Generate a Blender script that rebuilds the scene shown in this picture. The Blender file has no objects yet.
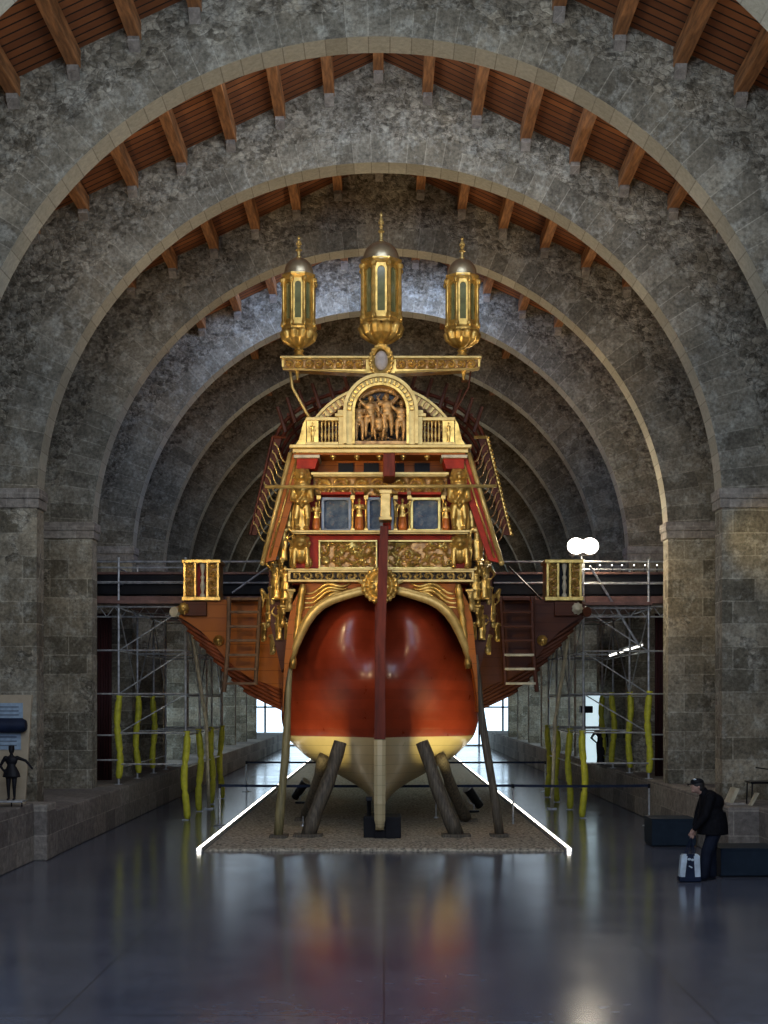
import bpy, bmesh, math, random
from mathutils import Vector, Matrix, noise
random.seed(7)
PI = math.pi
SC = bpy.context.scene
COL = SC.collection

# ------------------------------------------------------------------ camera, world, lights
F = 1360.0; CAMZ = 2.9; HY = 700.0; XC = -0.09
cd = bpy.data.cameras.new('camera'); cam = bpy.data.objects.new('camera', cd); COL.objects.link(cam)
cam.location = (0, 0, CAMZ); cam.rotation_euler = (PI/2, 0, 0)
cd.sensor_fit = 'VERTICAL'; cd.sensor_height = 36; cd.lens = F/1024*36
cd.shift_y = (HY-512)/1024; cd.clip_end = 300; cd.clip_start = .1
SC.camera = cam
SC.view_settings.view_transform = 'Standard'; SC.view_settings.look = 'None'
SC.view_settings.gamma = 1; SC.view_settings.use_curve_mapping = False
SC.view_settings.exposure = 0.75
SC.cycles.max_bounces = 5; SC.cycles.glossy_bounces = 3; SC.cycles.diffuse_bounces = 3
SC.cycles.transmission_bounces = 4; SC.cycles.sample_clamp_indirect = 4
SC.cycles.caustics_reflective = False; SC.cycles.caustics_refractive = False
w = bpy.data.worlds.new('sky'); SC.world = w; w.use_nodes = True
w.node_tree.nodes['Background'].inputs[0].default_value = (.78, .82, .90, 1)
w.node_tree.nodes['Background'].inputs[1].default_value = 0.4

def aim(o, tgt):
    o.rotation_euler = (Vector(tgt)-o.location).to_track_quat('-Z', 'Y').to_euler()
def spot(name, loc, tgt, power, col, size=60, blend=.7, rad=.25):
    l = bpy.data.lights.new(name, 'SPOT'); l.energy = power; l.color = col
    l.spot_size = math.radians(size); l.spot_blend = blend; l.shadow_soft_size = rad
    o = bpy.data.objects.new(name, l); COL.objects.link(o); o.location = loc; aim(o, tgt); return o
def area(name, loc, tgt, power, col, sx, sy):
    l = bpy.data.lights.new(name, 'AREA'); l.energy = power; l.color = col
    l.shape = 'RECTANGLE'; l.size = sx; l.size_y = sy
    o = bpy.data.objects.new(name, l); COL.objects.link(o); o.location = loc; aim(o, tgt); return o
WARM = (1, .72, .38); WARM2 = (1, .84, .6); COOL = (.55, .72, 1)
# museum spots trained on the stern from the left and right arcades
spot('spot_stern_left', (-5.6, 20.5, 6.6), (-.6, 28, 6.4), 680, WARM, 44, .6, .15)
spot('spot_stern_right', (5.6, 20.5, 6.6), (.6, 28, 6.0), 210, WARM2, 44, .6, .15)
spot('spot_lanterns', (-3.6, 20.0, 5.4), (-.2, 28, 9.9), 380, WARM, 42, .6, .15)
spot('spot_lanterns', (3.6, 20.0, 5.4), (.4, 28, 9.9), 110, WARM2, 42, .6, .15)
spot('spot_hull', (-4.2, 18.5, 2.6), (-.9, 28.3, 3.9), 330, WARM, 32, .8, .5)
spot('spot_hull', (4.2, 18.5, 2.6), (1.0, 28.3, 3.9), 60, WARM2, 32, .8, .5)
spot('spot_outrigger', (-6.0, 24.0, 6.5), (-4.0, 31, 5.0), 150, WARM, 34, .7, .1)
spot('gravel_spot_left', (-1.85, 28.1, .6), (-1.5, 29.9, 2.5), 105, (1, .80, .30), 62, .8, .08)
spot('gravel_spot_right', (1.85, 28.1, .6), (1.5, 29.9, 2.7), 150, (1, .82, .32), 66, .8, .08)
# daylight from high windows over the bays
area('daylight_bay_three', (-1.5, 34.2, 13.6), (-2.0, 36.4, 10.6), 190, (.42, .58, 1), 8, .8)
area('daylight_bay_one', (2.2, 22.5, 13.8), (2.2, 26.35, 11.5), 120, (.70, .80, 1), 9, .8)
area('floor_fill', (0, 2, 8.5), (0, 15, 0), 480, (.48, .62, 1), 11, 4)  # unseen cool panel added to lift the foreground floor
area('arch_front_fill', (0, 12, 11.5), (0, 21.3, 12), 340, (.74, .86, 1), 12, 3)  # another added cool fill, placed to light the nearest arch wall
# unseen warm spots added for the bounce on arches and roof timbers
for k, Y in enumerate((18.4, 23.4, 28.4, 33.6, 38.6, 43.6, 48.6, 54, 60)):
    for s in (-1, 1):
        p = (55, 130, 120, 90, 75, 65, 50, 45, 35)[k]*(1.0 if s < 0 else 1.25)
        spot('arch_bounce', (s*5.9+XC, Y, 7.4), (s*1.6+XC, Y+.9, 14.0), p, (1, .74, .46), 120, 1, .15)
        spot('pier_fill', (s*5.4+XC, Y+.6, 7.1), (s*5.9+XC, Y+3, 4.4), 16, WARM2, 140, 1, .2)  # added fill washing down the piers, no fitting modelled
spot('pier_spot', (4.8, 30.2, 5.8), (6.9, 31.4, 5.5), 42, (1, .75, .35), 75, 1, .1)
spot('pier_spot', (6.2, 25.2, 6.1), (7.6, 26.3, 6.0), 32, (1, .75, .35), 75, 1, .1)
area('window_light_left', (-5.9, 56, 3.2), (0, 56, .6), 60, (.7, .85, 1), 18, 2.5)
area('window_light_right', (5.9, 56, 3.2), (0, 56, .6), 60, (.7, .85, 1), 18, 2.5)

# ------------------------------------------------------------------ helpers
def S(px, py, Y):
    return ((px-384.0)*Y/F, CAMZ-(py-HY)*Y/F)
WL = {}
def wl(o): return WL.get(o.name, Vector((0, 0, 0))) if o else Vector((0, 0, 0))
def props(o, label=None, cat=None, group=None, kind=None):
    if label: o['label'] = label
    if cat: o['category'] = cat
    if group: o['group'] = group
    if kind: o['kind'] = kind
    return o
def thing(name, loc, label, cat, group=None, kind=None):
    o = bpy.data.objects.new(name, None); COL.objects.link(o); o.location = loc
    o.empty_display_size = .2
    WL[o.name] = Vector(loc); return props(o, label, cat, group, kind)

class MB:
    def __init__(s): s.b = bmesh.new(); s.mi = 0
    def _f(s, vs):
        try:
            f = s.b.faces.new(vs); f.material_index = s.mi; return f
        except ValueError: return None
    def box(s, x0, x1, y0, y1, z0, z1, bev=0.0, rot=None):
        x0, x1 = min(x0, x1), max(x0, x1); z0, z1 = min(z0, z1), max(z0, z1); y0, y1 = min(y0, y1), max(y0, y1)
        c = Vector(((x0+x1)/2, (y0+y1)/2, (z0+z1)/2))
        m = Matrix.Diagonal((x1-x0, y1-y0, z1-z0, 1))
        m = Matrix.Translation(c) @ (rot.to_4x4() if rot else Matrix.Identity(4)) @ m
        r = bmesh.ops.create_cube(s.b, size=1, matrix=m)
        fs = set(f for v in r['verts'] for f in v.link_faces)
        for f in fs: f.material_index = s.mi
        if bev > 0:
            es = list(set(e for v in r['verts'] for e in v.link_edges))
            rr = bmesh.ops.bevel(s.b, geom=es, offset=bev, segments=2, affect='EDGES', profile=.5)
            for f in rr['faces']: f.material_index = s.mi
        return s
    def tube(s, pts, r, seg=8, cap=True):
        pts = [Vector(p) for p in pts]; n = len(pts)
        rs = r if isinstance(r, (list, tuple)) else [r]*n
        rings = []; up = None
        for i, p in enumerate(pts):
            t = (pts[min(i+1, n-1)]-pts[max(i-1, 0)])
            if t.length < 1e-9: t = Vector((0, 0, 1))
            t.normalize()
            if up is None:
                up = Vector((0, 0, 1)) if abs(t.z) < .9 else Vector((0, 1, 0))
            a = t.cross(up)
            if a.length < 1e-6: a = t.cross(Vector((1, 0, 0)))
            a.normalize(); b2 = a.cross(t).normalized(); up = b2
            rings.append([s.b.verts.new(p+rs[i]*(math.cos(2*PI*k/seg)*a+math.sin(2*PI*k/seg)*b2)) for k in range(seg)])
        for i in range(n-1):
            for k in range(seg):
                s._f([rings[i][k], rings[i][(k+1) % seg], rings[i+1][(k+1) % seg], rings[i+1][k]])
        if cap:
            s._f(rings[0][::-1]); s._f(rings[-1])
        return s
    def lathe(s, prof, c, seg=24, sx=1, sy=1, a0=0.0):
        cx, cy, cz = c; rings = []
        for (r, z) in prof:
            if r < 1e-5: rings.append([s.b.verts.new((cx, cy, cz+z))])
            else: rings.append([s.b.verts.new((cx+r*sx*math.cos(a0+2*PI*k/seg), cy+r*sy*math.sin(a0+2*PI*k/seg), cz+z)) for k in range(seg)])
        for A, B in zip(rings, rings[1:]):
            for k in range(seg):
                k2 = (k+1) % seg
                if len(A) == 1 and len(B) == 1: continue
                if len(A) == 1: s._f([A[0], B[k2], B[k]])
                elif len(B) == 1: s._f([A[k], A[k2], B[0]])
                else: s._f([A[k], A[k2], B[k2], B[k]])
        if len(rings[0]) > 1: s._f(rings[0][::-1])
        if len(rings[-1]) > 1: s._f(rings[-1])
        return s
    def prism(s, poly, y0, y1):           # poly in (x, z)
        A = [s.b.verts.new((x, y0, z)) for x, z in poly]; B = [s.b.verts.new((x, y1, z)) for x, z in poly]
        s._f(A); s._f(B[::-1]); n = len(poly)
        for k in range(n): s._f([A[k], B[k], B[(k+1) % n], A[(k+1) % n]])
        return s
    def prismx(s, poly, x0, x1):          # poly in (y, z)
        A = [s.b.verts.new((x0, y, z)) for y, z in poly]; B = [s.b.verts.new((x1, y, z)) for y, z in poly]
        s._f(A); s._f(B[::-1]); n = len(poly)
        for k in range(n): s._f([A[k], B[k], B[(k+1) % n], A[(k+1) % n]])
        return s
    def strip(s, inner, outer, y0, y1, close=False):   # ribbon between two (x,z) polylines, extruded in y
        n = len(inner)
        vs = [[s.b.verts.new((x, y, z)) for (x, z) in L] for L in (inner, outer) for y in (y0, y1)]
        i0, i1, o0, o1 = vs
        for k in range(n if close else n-1):
            j = (k+1) % n
            s._f([i0[k], i0[j], o0[j], o0[k]]); s._f([i1[k], o1[k], o1[j], i1[j]])
            s._f([i0[k], i1[k], i1[j], i0[j]]); s._f([o0[k], o0[j], o1[j], o1[k]])
        if not close:
            for k in (0, n-1): s._f([i0[k], o0[k], o1[k], i1[k]])
        return s
    def ball(s, c, r, seg=12, sub=None):
        rx, ry, rz = (r, r, r) if not isinstance(r, (tuple, list)) else r
        m = Matrix.Translation(c) @ Matrix.Diagonal((rx, ry, rz, 1))
        q = bmesh.ops.create_uvsphere(s.b, u_segments=seg, v_segments=max(6, seg//2+2), radius=1, matrix=m)
        for v in q['verts']:
            for f in v.link_faces: f.material_index = s.mi
        return s
    def torus(s, c, R, r, axis='Y', seg=24, rs=8, a0=0, a1=2*PI, sx=1, sz=1):
        pts = []
        full = abs(a1-a0-2*PI) < 1e-6
        for k in range(seg+1):
            a = a0+(a1-a0)*k/seg; u, v = R*math.cos(a)*sx, R*math.sin(a)*sz
            p = {'Y': (u, 0, v), 'X': (0, u, v), 'Z': (u, v, 0)}[axis]
            pts.append(Vector(c)+Vector(p))
        return s.tube(pts, r, rs, cap=not full)
    def cap(s, p0, r0, p1, r1, seg=10):   # tapered limb with round ends
        s.ball(p0, r0, seg); s.ball(p1, r1, seg); s.tube([p0, p1], [r0, r1], seg); return s
    def mesh(s, name, mats, smooth=False, fix=True):
        if fix: bmesh.ops.recalc_face_normals(s.b, faces=s.b.faces[:])
        me = bpy.data.meshes.new(name); s.b.to_mesh(me); s.b.free()
        for m in (mats if isinstance(mats, (list, tuple)) else [mats]): me.materials.append(m)
        if smooth:
            for p in me.polygons: p.use_smooth = True
        return me
    def build(s, name, mats, parent=None, smooth=False, fix=True):
        vs = s.b.verts
        lo = Vector((min(v.co.x for v in vs), min(v.co.y for v in vs), min(v.co.z for v in vs)))
        hi = Vector((max(v.co.x for v in vs), max(v.co.y for v in vs), max(v.co.z for v in vs)))
        org = Vector(((lo.x+hi.x)/2, (lo.y+hi.y)/2, lo.z))
        for v in vs: v.co -= org
        o = bpy.data.objects.new(name, s.mesh(name, mats, False, fix)); COL.objects.link(o)
        if smooth:
            for p in o.data.polygons: p.use_smooth = True
            if smooth == 'a':
                o.data.set_sharp_from_angle(angle=math.radians(38))
        o.location = org - wl(parent); WL[o.name] = org
        if parent: o.parent = parent
        return o
def place(name, me, loc, parent=None, rz=0.0, sc=1.0, ry=0.0, rx=0.0):
    o = bpy.data.objects.new(name, me); COL.objects.link(o)
    o.location = Vector(loc)-wl(parent); o.rotation_euler = (rx, ry, rz)
    o.scale = (sc, sc, sc) if not isinstance(sc, tuple) else sc
    WL[o.name] = Vector(loc)
    if parent: o.parent = parent
    return o
def kids(o): return [c for c in COL.objects if c.parent == o]
def copy_tree(o, parent=None, d=(0, 0, 0)):
    c = o.copy(); COL.objects.link(c); WL[c.name] = wl(o)+Vector(d)
    c.parent = parent if parent else None
    if not parent or parent == o.parent: c.location = o.location+Vector(d)
    for ch in kids(o): copy_tree(ch, c, (0, 0, 0))
    return c
def remesh(mb, name, mat, voxel, smooth=3, cut=None):
    me = mb.mesh(name, mat); o = bpy.data.objects.new(name+'_tmp', me); COL.objects.link(o)
    m = o.modifiers.new('r', 'REMESH'); m.mode = 'VOXEL'; m.voxel_size = voxel; m.use_smooth_shade = True
    if smooth:
        sm = o.modifiers.new('s', 'SMOOTH'); sm.iterations = smooth; sm.factor = .5
    dg = bpy.context.evaluated_depsgraph_get(); dg.update()
    out = bpy.data.meshes.new_from_object(o.evaluated_get(dg)); out.name = name
    COL.objects.unlink(o); bpy.data.objects.remove(o); bpy.data.meshes.remove(me)
    if not out.materials: out.materials.append(mat)
    return out
def remesh_obj(mb, name, mat, voxel, parent, loc=(0, 0, 0), rz=0, smooth=3):
    return place(name, remesh(mb, name, mat, voxel, smooth), loc, parent, rz)

# ------------------------------------------------------------------ materials
class NT:
    def __init__(s, name):
        s.m = bpy.data.materials.new(name); s.m.use_nodes = True; s.t = s.m.node_tree
        s.bs = s.t.nodes['Principled BSDF']
    def n(s, typ, **kw):
        x = s.t.nodes.new(typ)
        for k, v in kw.items():
            if k.startswith('i_'):
                key = k[2:]; key = int(key) if key.isdigit() else key.replace('_', ' ')
                s.set(x.inputs[key], v)
            else: setattr(x, k, v)
        return x
    def set(s, inp, v):
        if isinstance(v, bpy.types.NodeSocket): s.t.links.new(v, inp)
        elif isinstance(v, bpy.types.Node): s.t.links.new(v.outputs[0], inp)
        else:
            if isinstance(v, tuple) and len(v) == 3 and len(inp.default_value) == 4: v = (*v, 1)
            inp.default_value = v
    def math(s, op, a, b=0.0, c=None):
        x = s.n('ShaderNodeMath', operation=op); s.set(x.inputs[0], a); s.set(x.inputs[1], b)
        if c is not None: s.set(x.inputs[2], c)
        return x.outputs[0]
    def mix(s, f, a, b, mode='MIX'):
        x = s.n('ShaderNodeMix', data_type='RGBA', blend_type=mode)
        s.set(x.inputs[0], f); s.set(x.inputs[6], a); s.set(x.inputs[7], b); return x.outputs[2]
    def ramp(s, f, stops):
        x = s.n('ShaderNodeValToRGB'); s.set(x.inputs[0], f); e = x.color_ramp.elements
        while len(e) < len(stops): e.new(.5)
        for q, (p, c) in zip(e, stops):
            q.position = p; q.color = (c, c, c, 1) if isinstance(c, (int, float)) else (*c, 1)
        return x.outputs[0]
    def noise(s, vec, scale, detail=4, rough=.55, out=0):
        x = s.n('ShaderNodeTexNoise'); s.set(x.inputs['Scale'], scale); s.set(x.inputs['Detail'], detail)
        s.set(x.inputs['Roughness'], rough)
        if vec is not None: s.set(x.inputs['Vector'], vec)
        return x.outputs[out]
    def comb(s, x, y, z):
        c = s.n('ShaderNodeCombineXYZ'); s.set(c.inputs[0], x); s.set(c.inputs[1], y); s.set(c.inputs[2], z); return c.outputs[0]
    def pos(s):
        g = s.n('ShaderNodeNewGeometry'); sp = s.n('ShaderNodeSeparateXYZ'); s.set(sp.inputs[0], g.outputs['Position'])
        return g.outputs['Position'], sp.outputs[0], sp.outputs[1], sp.outputs[2]
    def bump(s, h, strength, dist=.02):
        b = s.n('ShaderNodeBump'); s.set(b.inputs['Strength'], strength); s.set(b.inputs['Distance'], dist)
        s.set(b.inputs['Height'], h); s.set(s.bs.inputs['Normal'], b.outputs[0])

def mat(name, col, rough=.6, metal=0.0, var=.15, vs=6.0, bump=0.0, emit=None, es=0.0, col2=None, coat=0.0, stretch=None, alpha=None):
    t = NT(name); tc = t.n('ShaderNodeTexCoord').outputs['Object']
    if stretch:
        mp = t.n('ShaderNodeMapping'); t.set(mp.inputs[0], tc); mp.inputs['Scale'].default_value = stretch; tc = mp.outputs[0]
    nz = t.noise(tc, vs, 5)
    c2 = col2 or tuple(max(0, c*(1-2.2*var)) for c in col)
    c1 = tuple(min(1, c*(1+var)) for c in col)
    f = t.ramp(nz, [(.32, 0.0), (.68, 1.0)])
    t.set(t.bs.inputs['Base Color'], t.mix(f, c2, c1))
    t.bs.inputs['Roughness'].default_value = rough; t.bs.inputs['Metallic'].default_value = metal
    if coat: t.bs.inputs['Coat Weight'].default_value = coat; t.bs.inputs['Coat Roughness'].default_value = .15
    if bump: t.bump(nz, bump)
    if emit: t.bs.inputs['Emission Color'].default_value = (*emit, 1); t.bs.inputs['Emission Strength'].default_value = es
    return t.m

def stone_arch_mat():
    t = NT('masonry'); P, x, y, z = t.pos()
    xr = t.math('SUBTRACT', x, XC); zr = t.math('SUBTRACT', z, 6.68)
    r = t.math('SQRT', t.math('ADD', t.math('MULTIPLY', xr, xr), t.math('MULTIPLY', zr, zr)))
    a = t.math('ARCTAN2', zr, xr)
    wob = t.noise(P, 1.6, 2)
    # rubble
    vec = t.comb(x, y, t.math('MULTIPLY', z, 1.45))
    nzv = t.n('ShaderNodeVectorMath', operation='SCALE'); t.set(nzv.inputs[0], t.noise(P, 2.6, 3, out=1)); nzv.inputs['Scale'].default_value = .32
    va = t.n('ShaderNodeVectorMath', operation='ADD'); t.set(va.inputs[0], vec); t.set(va.inputs[1], nzv.outputs[0])
    v1 = t.n('ShaderNodeTexVoronoi', feature='F1', i_Scale=6.2); t.set(v1.inputs['Vector'], va.outputs[0])
    v2 = t.n('ShaderNodeTexVoronoi', feature='DISTANCE_TO_EDGE', i_Scale=6.2); t.set(v2.inputs['Vector'], va.outputs[0])
    cell = t.n('ShaderNodeSeparateColor'); t.set(cell.inputs[0], v1.outputs['Color'])
    stone = t.ramp(cell.outputs[0], [(0, (.11, .095, .075)), (.35, (.25, .22, .17)), (.7, (.35, .31, .25)), (1, (.52, .48, .40))])
    edge = t.ramp(v2.outputs[0], [(0.0, 1.0), (.14, 0.0)])
    mort = t.ramp(t.noise(P, 9, 4), [(.35, (.15, .13, .105)), (.6, (.42, .39, .34))])
    v3 = t.n('ShaderNodeTexVoronoi', feature='F1', i_Scale=11.0); t.set(v3.inputs['Vector'], va.outputs[0])
    c3 = t.n('ShaderNodeSeparateColor'); t.set(c3.inputs[0], v3.outputs['Color'])
    small = t.ramp(c3.outputs[0], [(0, (.08, .07, .058)), (.5, (.23, .20, .16)), (1, (.50, .46, .40))])
    stone = t.mix(t.ramp(t.noise(P, 1.9, 3), [(.44, 0.0), (.56, .9)]), stone, small)
    rub = t.mix(t.math('MULTIPLY', edge, .55), stone, mort)
    lime = t.ramp(t.noise(P, 4.5, 7, .75), [(.52, 0.0), (.64, .8)])
    rub = t.mix(t.math('MULTIPLY', lime, t.ramp(t.noise(P, .7, 3), [(.35, .25), (.6, 1.0)])), rub, (.56, .53, .48))
    rub = t.mix(t.ramp(t.noise(P, 7.5, 5, .7), [(.36, .7), (.46, 0.0)]), rub, (.09, .075, .06))
    # voussoirs
    br = t.n('ShaderNodeTexBrick', offset=0.0, i_Scale=1.0); t.set(br.inputs['Vector'], t.comb(t.math('ADD', t.math('SUBTRACT', r, 6.4), t.math('MULTIPLY', y, 0.0)), t.math('MULTIPLY', a, 7.0), 0))
    br.inputs['Color1'].default_value = (.20, .18, .15, 1); br.inputs['Color2'].default_value = (.34, .31, .26, 1); br.inputs['Mortar'].default_value = (.40, .37, .32, 1)
    br.inputs['Mortar Size'].default_value = .009; br.inputs['Brick Width'].default_value = 40.0; br.inputs['Row Height'].default_value = .36
    # ashlar
    bs = t.n('ShaderNodeTexBrick', offset=0.5, i_Scale=1.0); t.set(bs.inputs['Vector'], t.comb(t.math('ADD', x, y), t.math('ADD', z, t.math('MULTIPLY', wob, .05)), 0))
    bs.inputs['Color1'].default_value = (.17, .15, .115, 1); bs.inputs['Color2'].default_value = (.38, .335, .265, 1); bs.inputs['Mortar'].default_value = (.40, .37, .31, 1)
    bs.inputs['Mortar Size'].default_value = .012; bs.inputs['Brick Width'].default_value = .86; bs.inputs['Row Height'].default_value = .44
    wr = t.math('ADD', t.math('ADD', 6.93, t.math('MULTIPLY', t.math('SUBTRACT', 1.0, t.math('SINE', a)), .55)), t.math('MULTIPLY', t.n('ShaderNodeTexWhiteNoise', noise_dimensions='1D', i_W=t.math('FLOOR', t.math('MULTIPLY', a, 9.7))).outputs[0], .28))
    fv = t.math('MULTIPLY', t.math('LESS_THAN', r, wr), t.math('GREATER_THAN', zr, 0.0))
    pier_w = t.math('ADD', 7.55, t.math('MULTIPLY', t.n('ShaderNodeTexWhiteNoise', noise_dimensions='1D', i_W=t.math('FLOOR', t.math('MULTIPLY', z, 2.2))).outputs[0], .5))
    fa = t.math('MULTIPLY', t.math('LESS_THAN', t.math('ABSOLUTE', xr), pier_w), t.math('LESS_THAN', zr, 1.6))
    fa = t.math('MULTIPLY', fa, t.math('LESS_THAN', t.noise(P, .8, 3), .6))
    c = t.mix(fa, rub, bs.outputs[0]); c = t.mix(fv, c, br.outputs[0])
    # broad colour drift and stains
    c = t.mix(t.ramp(t.noise(P, .5, 4), [(.25, .1), (.65, .9)]), c, t.mix(1.0, c, (1.15, .96, .74), 'MULTIPLY'))
    c = t.mix(t.ramp(t.noise(P, 1.1, 5, .7), [(.42, .6), (.6, 0.0)]), c, t.mix(1.0, c, (.42, .40, .38), 'MULTIPLY'))
    fine = t.noise(P, 14, 5, .65)
    c = t.mix(t.ramp(t.noise(P, 3.2, 6, .75), [(.5, 0.0), (.66, .55)]), c, (.50, .46, .39))
    c = t.mix(t.ramp(t.noise(P, 4.1, 6, .75), [(.36, .55), (.48, 0.0)]), c, (.09, .075, .06))
    c = t.mix(.8, c, t.mix(1.0, c, t.ramp(fine, [(.3, .45), (.7, 1.4)]), 'MULTIPLY'))
    # dressed soffit stone is tan
    g = t.n('ShaderNodeNewGeometry'); sp = t.n('ShaderNodeSeparateXYZ'); t.set(sp.inputs[0], g.outputs['True Normal'])
    so = t.math('MULTIPLY', t.math('LESS_THAN', t.math('ABSOLUTE', sp.outputs[1]), .5), t.math('LESS_THAN', r, 6.72))
    so = t.math('MULTIPLY', so, t.math('GREATER_THAN', zr, -.1))
    brs = t.n('ShaderNodeTexBrick', offset=0.0, i_Scale=1.0); t.set(brs.inputs['Vector'], t.comb(y, t.math('MULTIPLY', a, 7.0), 0))
    brs.inputs['Color1'].default_value = (.42, .36, .26, 1); brs.inputs['Color2'].default_value = (.56, .49, .37, 1); brs.inputs['Mortar'].default_value = (.32, .27, .2, 1)
    brs.inputs['Mortar Size'].default_value = .01; brs.inputs['Brick Width'].default_value = 40.0; brs.inputs['Row Height'].default_value = .36
    c = t.mix(so, c, t.mix(.4, brs.outputs[0], t.mix(1.0, brs.outputs[0], t.ramp(fine, [(.3, .5), (.7, 1.3)]), 'MULTIPLY')))
    bc = t.n('ShaderNodeBrightContrast', i_Bright=.028, i_Contrast=.09); t.set(bc.inputs[0], t.mix(.38, c, t.mix(1.0, t.n('ShaderNodeRGBToBW', i_0=c).outputs[0], (1.0, 1.08, .84), 'MULTIPLY')))
    t.set(t.bs.inputs['Base Color'], bc.outputs[0]); t.bs.inputs['Roughness'].default_value = .9
    h = t.math('ADD', t.math('MULTIPLY', t.ramp(v2.outputs[0], [(0.0, 0.0), (.12, 1.0)]), t.math('SUBTRACT', 1.0, t.math('MAXIMUM', fv, fa))), t.math('MULTIPLY', fine, .8))
    t.bump(h, .55, .03)
    return t.m

def stone_plain(name, c1, c2, bw=1.1, rh=.45):
    t = NT(name); P, x, y, z = t.pos()
    b = t.n('ShaderNodeTexBrick', offset=.5, i_Scale=1.0); t.set(b.inputs['Vector'], t.comb(t.math('ADD', x, y), z, 0))
    b.inputs['Color1'].default_value = (*c1, 1); b.inputs['Color2'].default_value = (*c2, 1); b.inputs['Mortar'].default_value = tuple(q*1.1 for q in c2)+(1,)
    b.inputs['Mortar Size'].default_value = .01; b.inputs['Brick Width'].default_value = bw; b.inputs['Row Height'].default_value = rh
    fine = t.noise(P, 8, 6, .7)
    c = t.mix(.7, b.outputs[0], t.mix(1.0, b.outputs[0], t.ramp(fine, [(.3, .35), (.7, 1.6)]), 'MULTIPLY'))
    t.set(t.bs.inputs['Base Color'], c); t.bs.inputs['Roughness'].default_value = .85; t.bump(fine, .8, .05)
    return t.m

def floor_mat():
    t = NT('polished_concrete'); P, x, y, z = t.pos()
    n1 = t.noise(P, .55, 5, .6); n2 = t.noise(P, 7, 4)
    c = t.mix(t.ramp(n1, [(.2, 0.0), (.8, 1.0)]), (.070, .080, .108), (.14, .152, .188))
    c = t.mix(.35, c, t.mix(1.0, c, t.ramp(n2, [(.3, .5), (.7, 1.5)]), 'MULTIPLY'))
    # saw-cut joints
    jx = t.math('LESS_THAN', t.math('ABSOLUTE', t.math('SUBTRACT', t.math('FRACT', t.math('DIVIDE', t.math('ADD', x, 1.5), 3.0)), .5)), .003)
    jy = t.math('LESS_THAN', t.math('ABSOLUTE', t.math('SUBTRACT', t.math('FRACT', t.math('DIVIDE', y, 5.0)), .5)), .002)
    c = t.mix(t.math('MULTIPLY', t.math('MAXIMUM', jx, jy), .6), c, (.02, .02, .022))
    t.set(t.bs.inputs['Base Color'], c)
    t.set(t.bs.inputs['Roughness'], t.ramp(n1, [(.2, .12), (.8, .21)]))
    t.bs.inputs['Specular IOR Level'].default_value = .5
    t.bump(t.noise(P, 3.0, 3), .03, .006)
    return t.m

def roof_mat():
    t = NT('roof_boards'); P, x, y, z = t.pos()
    v = t.math('DIVIDE', y, .21); cell = t.n('ShaderNodeTexWhiteNoise', noise_dimensions='1D', i_W=t.math('FLOOR', v)).outputs[0]
    gap = t.math('LESS_THAN', t.math('ABSOLUTE', t.math('SUBTRACT', t.math('FRACT', v), .5)), .41)
    c = t.mix(cell, (.25, .085, .026), (.48, .18, .055))
    c = t.mix(t.noise(P, 5, 4), t.mix(1.0, c, (.55, .5, .5), 'MULTIPLY'), c)
    c = t.mix(gap, (.018, .009, .005), c)
    t.set(t.bs.inputs['Base Color'], c); t.bs.inputs['Roughness'].default_value = .65
    t.bump(gap, .8, .03); return t.m

def plank_mat(name, c1, c2, rough, axis='z', w_=.18, line=.4, coat=0.0, metal=0.0):
    t = NT(name); P, x, y, z = t.pos()
    ax = {'x': x, 'y': y, 'z': z}[axis]
    v = t.math('DIVIDE', t.math('ADD', ax, t.math('MULTIPLY', y, .03)), w_)
    cell = t.n('ShaderNodeTexWhiteNoise', noise_dimensions='1D', i_W=t.math('FLOOR', v)).outputs[0]
    seam = t.math('GREATER_THAN', t.math('ABSOLUTE', t.math('SUBTRACT', t.math('FRACT', v), .5)), .47)
    nz = t.noise(P, 3.5, 5)
    c = t.mix(t.math('ADD', t.math('MULTIPLY', cell, .2), t.math('MULTIPLY', nz, .7)), c1, c2)
    c = t.mix(t.math('MULTIPLY', seam, line), c, tuple(q*.3 for q in c1))
    t.set(t.bs.inputs['Base Color'], c); t.set(t.bs.inputs['Roughness'], t.ramp(nz, [(.3, rough*.8), (.7, rough*1.25)]))
    t.bs.inputs['Coat Weight'].default_value = coat; t.bs.inputs['Coat Roughness'].default_value = .2
    t.bump(t.math('ADD', t.math('MULTIPLY', seam, -1.0), t.math('MULTIPLY', nz, .5)), .25, .01)
    return t.m

def painting_mat():
    t = NT('painted_panel'); tc = t.n('ShaderNodeTexCoord').outputs['Object']
    n1 = t.noise(tc, 4.5, 5, .6); n2 = t.noise(tc, 11, 4)
    c = t.ramp(n1, [(.3, (.025, .035, .055)), (.45, (.05, .075, .11)), (.6, (.12, .15, .17)), (.72, (.34, .32, .26))])
    c = t.mix(t.ramp(n2, [(.58, 0.0), (.68, .5)]), c, (.30, .20, .14))
    t.set(t.bs.inputs['Base Color'], c); t.bs.inputs['Roughness'].default_value = .4; return t.m

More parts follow.
